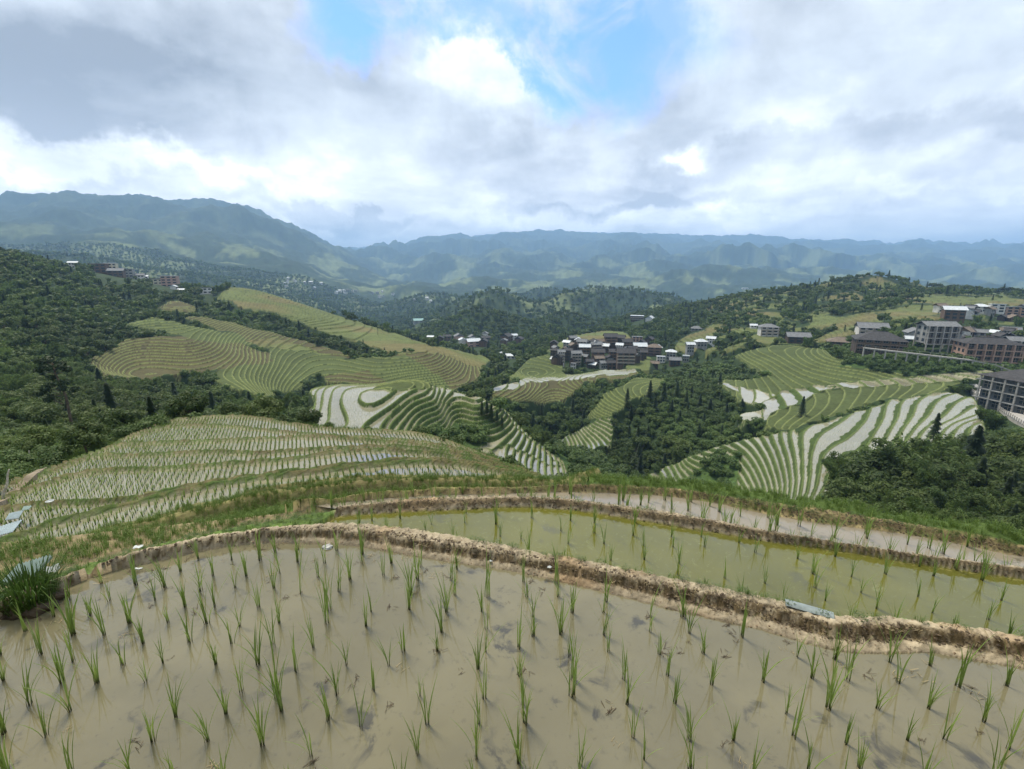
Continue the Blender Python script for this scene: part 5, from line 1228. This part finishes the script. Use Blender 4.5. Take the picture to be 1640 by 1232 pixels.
# grass on the terrace edges and on the slopes outside
x, y = jgrid(5, 45, .22); az = np.arctan2(x, y); r = np.hypot(x, y); i = np.clip(np.rint((az+AZM)/(2*AZM)*(NF-1)).astype(int), 0, NF-1); j = np.clip(np.searchsorted(RR, r), 0, len(RR)-1)
nr_ = near[i, j]; k = ((nr_ & (wat[i, j] < .3) & (r > 7.5) & (rng.random(len(x)) < np.where(HB[i, j] >= 8, .75, .2))) | (~nr_ & (cover[i, j] == 0) & (rng.random(len(x)) < .42))) & visible(x, y, Z[i, j]+.3) & (np.abs(az) < R_(53))
x, y, z_ = x[k], y[k], Z[i, j][k]; sc_ = np.where(nr_[k], .42, np.where(r[k] < 14, .42, 1.1))*rng.uniform(.6, 1.3, k.sum())*np.where(nr_[k] & (r[k] < 14), .6, 1); print('GRASS', k.sum())
scatter('slope_grass', np.stack([x, y, z_], -1), sc_, rng.random(len(x))*6.28, rng.integers(0, 4, len(x)), TUB, 'rough green grass on the terrace banks and the slope below them', 'grass')

# ------------------------------------------------------------------ small things in the foreground
# big grass clump at the left edge of the nearest paddy
q = atz(52, 968, ZA); e = empty('grass_clump', (q[0], q[1], ZA)); tag(e, 'big dense dark green grass clump at the left edge of the nearest paddy', 'grass clump')
rg = np.random.default_rng(3); mb = MB(); bs = MB()
M_CLUMP = leaf_mat('clump_blades', (.03, .065, .015), (.085, .15, .035))
for k in range(760):
    a = rg.random()*6.28; d = Vector((math.cos(a), math.sin(a), 0)); sd = Vector((-d.y, d.x, 0)); b = d*.12*math.sqrt(rg.random()); h = .25*(.25+.85*rg.random()**1.5); ln = h*(.05+.75*rg.random()**1.5); w_ = .0024
    p0 = b; p1 = b+d*ln*.3+Vector((0, 0, h*.6)); p2 = b+d*ln*.75+Vector((0, 0, h*.9)); p3 = b+d*ln*1.15+Vector((0, 0, h*.92)); tn = rg.random()
    mb.quad(p0-sd*w_, p0+sd*w_, p1+sd*w_, p1-sd*w_, tn); mb.quad(p1-sd*w_, p1+sd*w_, p2+sd*w_*.7, p2-sd*w_*.7, tn); mb.tri(p2-sd*w_*.7, p2+sd*w_*.7, p3, tn)
mesh_obj('blades', mb.mesh('blades', M_CLUMP), e)
bm = bmesh.new(); bmesh.ops.create_icosphere(bm, subdivisions=4, radius=.16)
for v_ in bm.verts:
    f = 1+.25*float(noise2(np.array(v_.co.x*14), np.array(v_.co.y*14+v_.co.z*9), 3)); v_.co = Vector((v_.co.x*f, v_.co.y*f*.8, v_.co.z*.45*f))
me = bpy.data.meshes.new('root_mound'); bm.to_mesh(me); bm.free(); me.materials.append(plain_mat('dark_roots', (.06, .045, .03), .95, .5, 12)); mesh_obj('root_mound', me, e)
def stone(name, px, py, z, r, mt, label, cat='stone', sq=(1, .8, .5), seed=1):
    q = atz(px, py, z); bm = bmesh.new(); bmesh.ops.create_icosphere(bm, subdivisions=3, radius=r)
    for v_ in bm.verts:
        f = 1+.35*float(noise2(np.array(v_.co.x/r*1.3+seed), np.array(v_.co.y/r*1.3+v_.co.z/r*1.7), seed)); v_.co = Vector((v_.co.x*f*sq[0], v_.co.y*f*sq[1], v_.co.z*f*sq[2]))
    me = bpy.data.meshes.new(name); bm.to_mesh(me); bm.free(); me.materials.append(mt); o = mesh_obj(name, me, None, (q[0], q[1], z+r*sq[2]*.3)); return tag(o, label, cat)
M_STONE = plain_mat('grey_stone', (.42, .42, .40), .6, .35, 20); M_SCRAP = plain_mat('white_plastic', (.50, .52, .51), .6, .25, 20)
stone('stone', 525, 877, ZA, .036, M_STONE, 'pale grey stone at the far waterline of the nearest paddy', seed=2)
for kx, (px, py, z, r, lb) in enumerate([(880, 909, ZA+.05, .014, 'small white pebble stuck in the mud bank above the water'), (786, 899, ZA+.03, .010, 'tiny pale pebble low on the mud bank')]):
    stone('pebble', px, py, z, r, M_SCRAP, lb, 'pebble', seed=kx+4)
def scrap(name, px, py, z, w, d, yaw, tilt, mt, label, cat, curl=.08):
    q = atz(px, py, z); mb = MB(); n = 6
    for i in range(n):
        for j_ in range(3):
            def P3(a, b): return (w*(a/n-.5), d*(b/3-.5)*(1+.3*math.sin(a*1.9)), curl*w*(math.sin(a*1.3)*.25+(a/n-.5)**2))
            a_, b_, c_, d_ = P3(i, j_), P3(i+1, j_), P3(i+1, j_+1), P3(i, j_+1); mb.quad(a_, b_, c_, d_); t_ = Vector((0, 0, -.003)); mb.quad(Vector(d_)+t_, Vector(c_)+t_, Vector(b_)+t_, Vector(a_)+t_)
    o = mesh_obj(name, mb.mesh(name, mt), None, (q[0], q[1], z+.012)); o.rotation_euler = (tilt, 0, yaw); return tag(o, label, cat)
scrap('plastic_scrap', 222, 878, ZA+.05, .055, .03, .3, .05, M_SCRAP, 'crumpled white plastic scrap lying on top of the left mud bank', 'litter')
scrap('paper_scrap', 222, 913, ZA-.008, .05, .016, .1, 0, M_SCRAP, 'thin white scrap floating by the left waterline', 'litter', .05)
scrap('plastic_cup_shard', 84, 914, ZA+.08, .07, .05, .8, .5, M_SCRAP, 'white broken plastic cup beside the grass clump', 'litter', .3)
# grey roof tile shard on the bank
q = atz(1296, 974, ZA+.09); mb = MB(); n = 10
for i in range(n):
    def A(k, r): a = -.6+1.2*k/n; return (r*math.sin(a)*.9, 0, r*math.cos(a)-.05)
    for r0, r1 in ((.055, .049),):
        a_, b_ = A(i, r0), A(i+1, r0); c_, d_ = A(i, r1), A(i+1, r1); L_ = .115
        mb.quad((-L_, a_[0], a_[2]), (L_, a_[0], a_[2]), (L_, b_[0], b_[2]), (-L_, b_[0], b_[2])); mb.quad((-L_, d_[0], d_[2]), (L_, d_[0], d_[2]), (L_, c_[0], c_[2]), (-L_, c_[0], c_[2])); mb.quad((-L_, a_[0], a_[2]), (-L_, b_[0], b_[2]), (-L_, d_[0], d_[2]), (-L_, c_[0], c_[2]))
o = mesh_obj('roof_tile', mb.mesh('roof_tile', plain_mat('tile_grey', (.24, .28, .28), .6, .2, 15)), None, (q[0], q[1], ZA+.09)); o.rotation_euler = (.1, .05, -.42); tag(o, 'curved grey roof tile lying on the near mud bank', 'roof tile')
# sheets and basin at the left edge
M_SHEET = plain_mat('pale_green_sheet', (.30, .38, .34), .45, .12, 3); M_SHEETB = plain_mat('pale_blue_sheet', (.36, .43, .45), .5, .2, 3)
def panel(name, corners, mt, label, cat, ribs=10, thick=.012):
    c0 = Vector(corners[0]); A_, B_, C_, D_ = [Vector(c)-c0 for c in corners]; mb = MB(); nrm = (B_-A_).cross(D_-A_).normalized()
    if nrm.z < 0: nrm = -nrm
    n = ribs*4
    for i in range(n):
        f0, f1 = i/n, (i+1)/n; h0, h1 = [.012*math.sin(f*ribs*2*math.pi) for f in (f0, f1)]
        p0 = A_.lerp(B_, f0)+nrm*h0; p1 = A_.lerp(B_, f1)+nrm*h1; q1 = D_.lerp(C_, f1)+nrm*h1; q0 = D_.lerp(C_, f0)+nrm*h0; mb.quad(p0, p1, q1, q0); t_ = -nrm*thick; mb.quad(q0+t_, q1+t_, p1+t_, p0+t_)
    o = mesh_obj(name, mb.mesh(name, mt), None, c0); return tag(o, label, cat)
def cnr(lst, z0, z1=None):
    out = []
    for k, (px, py) in enumerate(lst):
        z = z0 if (z1 is None or k < 2) else z1; q = atz(px, py, z); out.append((q[0], q[1], z))
    return out
panel('corrugated_sheet', cnr([(2, 935), (55, 918), (84, 889), (30, 905)], ZA+.10, ZA-.02), M_SHEET, 'pale green corrugated sheet lying behind the big grass clump', 'roof sheet')
gz = float(hit(20, 850, 3, 40).z)+.15
panel('corrugated_sheet', cnr([(0, 880), (30, 878), (44, 858), (-15, 865)], gz), M_SHEETB, 'lowest pale blue sheet of the pile at the left edge', 'roof sheet')
panel('corrugated_sheet', cnr([(-10, 860), (20, 852), (36, 832), (-10, 846)], gz+.12), M_SHEETB, 'middle pale blue sheet of the pile at the left edge', 'roof sheet')
panel('corrugated_sheet', cnr([(8, 833), (30, 830), (38, 817), (15, 822)], gz+.1), M_SHEETB, 'small blue sheet topmost in the pile at the left edge', 'roof sheet')
panel('corrugated_sheet', cnr([(34, 818), (46, 816), (51, 810), (38, 811)], gz+.3), M_SHEET, 'little green sheet beside the corner of the terrace', 'roof sheet', 5)
def basin(px, py, z, R, mt, label):
    q = atz(px, py, z); mb = MB(); n = 20; prof = [(.0, .0), (.75, 0), (1.0, .35), (1.08, .36), (1.06, .33), (.8, -.02)]
    for (r0, h0), (r1, h1) in zip(prof[:-1], prof[1:]):
        for k in range(n):
            a, b = 2*math.pi*k/n, 2*math.pi*(k+1)/n; mb.quad((R*r0*math.cos(a), R*r0*math.sin(a), R*h0), (R*r1*math.cos(a), R*r1*math.sin(a), R*h1), (R*r1*math.cos(b), R*r1*math.sin(b), R*h1), (R*r0*math.cos(b), R*r0*math.sin(b), R*h0))
    o = mesh_obj('basin', mb.mesh('basin', mt), None, (q[0], q[1], z)); return tag(o, label, 'basin')
hp = hit(80, 804, 6, 40); basin(80, 804, hp.z+.05, 5.5/F*hp.y, M_SCRAP, 'round white basin lying in the rice of the left terrace')
basin(20, 864, gz+.25, 10/F*atz(20, 864, gz)[1], plain_mat('sandy_basin', (.45, .36, .24), .7, .2, 8), 'round basin of brown water on the blue sheets')
# bare pale trunks at the left
def trunk(px0, py0, px1, py1, y0, r, label):
    p = hit(px0, py0, y0, 60); a, b, c = ray(px1, py1); yy = p.y; q = Vector((a/b*yy, yy, c/b*yy)); mb = MB(); o0 = Vector(p); prev = Vector((0, 0, -.3)); n = 7
    for k in range(1, n+1):
        f = k/n; c_ = (q-o0)*f+Vector((math.sin(f*5)*.06*(q-o0).length, 0, 0)); mb.bar(prev, c_, r*(1-.6*(f-1/n)), r*(1-.6*f), 7); prev = c_
    o = mesh_obj('dead_trunk', mb.mesh('dead_trunk', plain_mat('pale_bark', (.42, .38, .31), .85, .3, 6), smooth=True), None, p); return tag(o, label, 'dead tree')
trunk(2, 797, 18, 752, 9, .05, 'pale bare crooked trunk leaning at the left edge above the path')
trunk(49, 748, 48, 722, 15, .05, 'short pale bare trunk standing left of the top terrace')
# footpath at the left
pp = []
for px, py in ((-30, 818), (5, 803), (30, 783), (52, 765), (72, 750), (88, 742)):
    h_ = hit(px, py, 8, 45); pp.append(h_)
ribbon('path', pp, .3, plain_mat('trodden_earth', (.26, .21, .15), .95, .35, 3), .06, .3)
print('OBJECTS', len(bpy.data.objects))
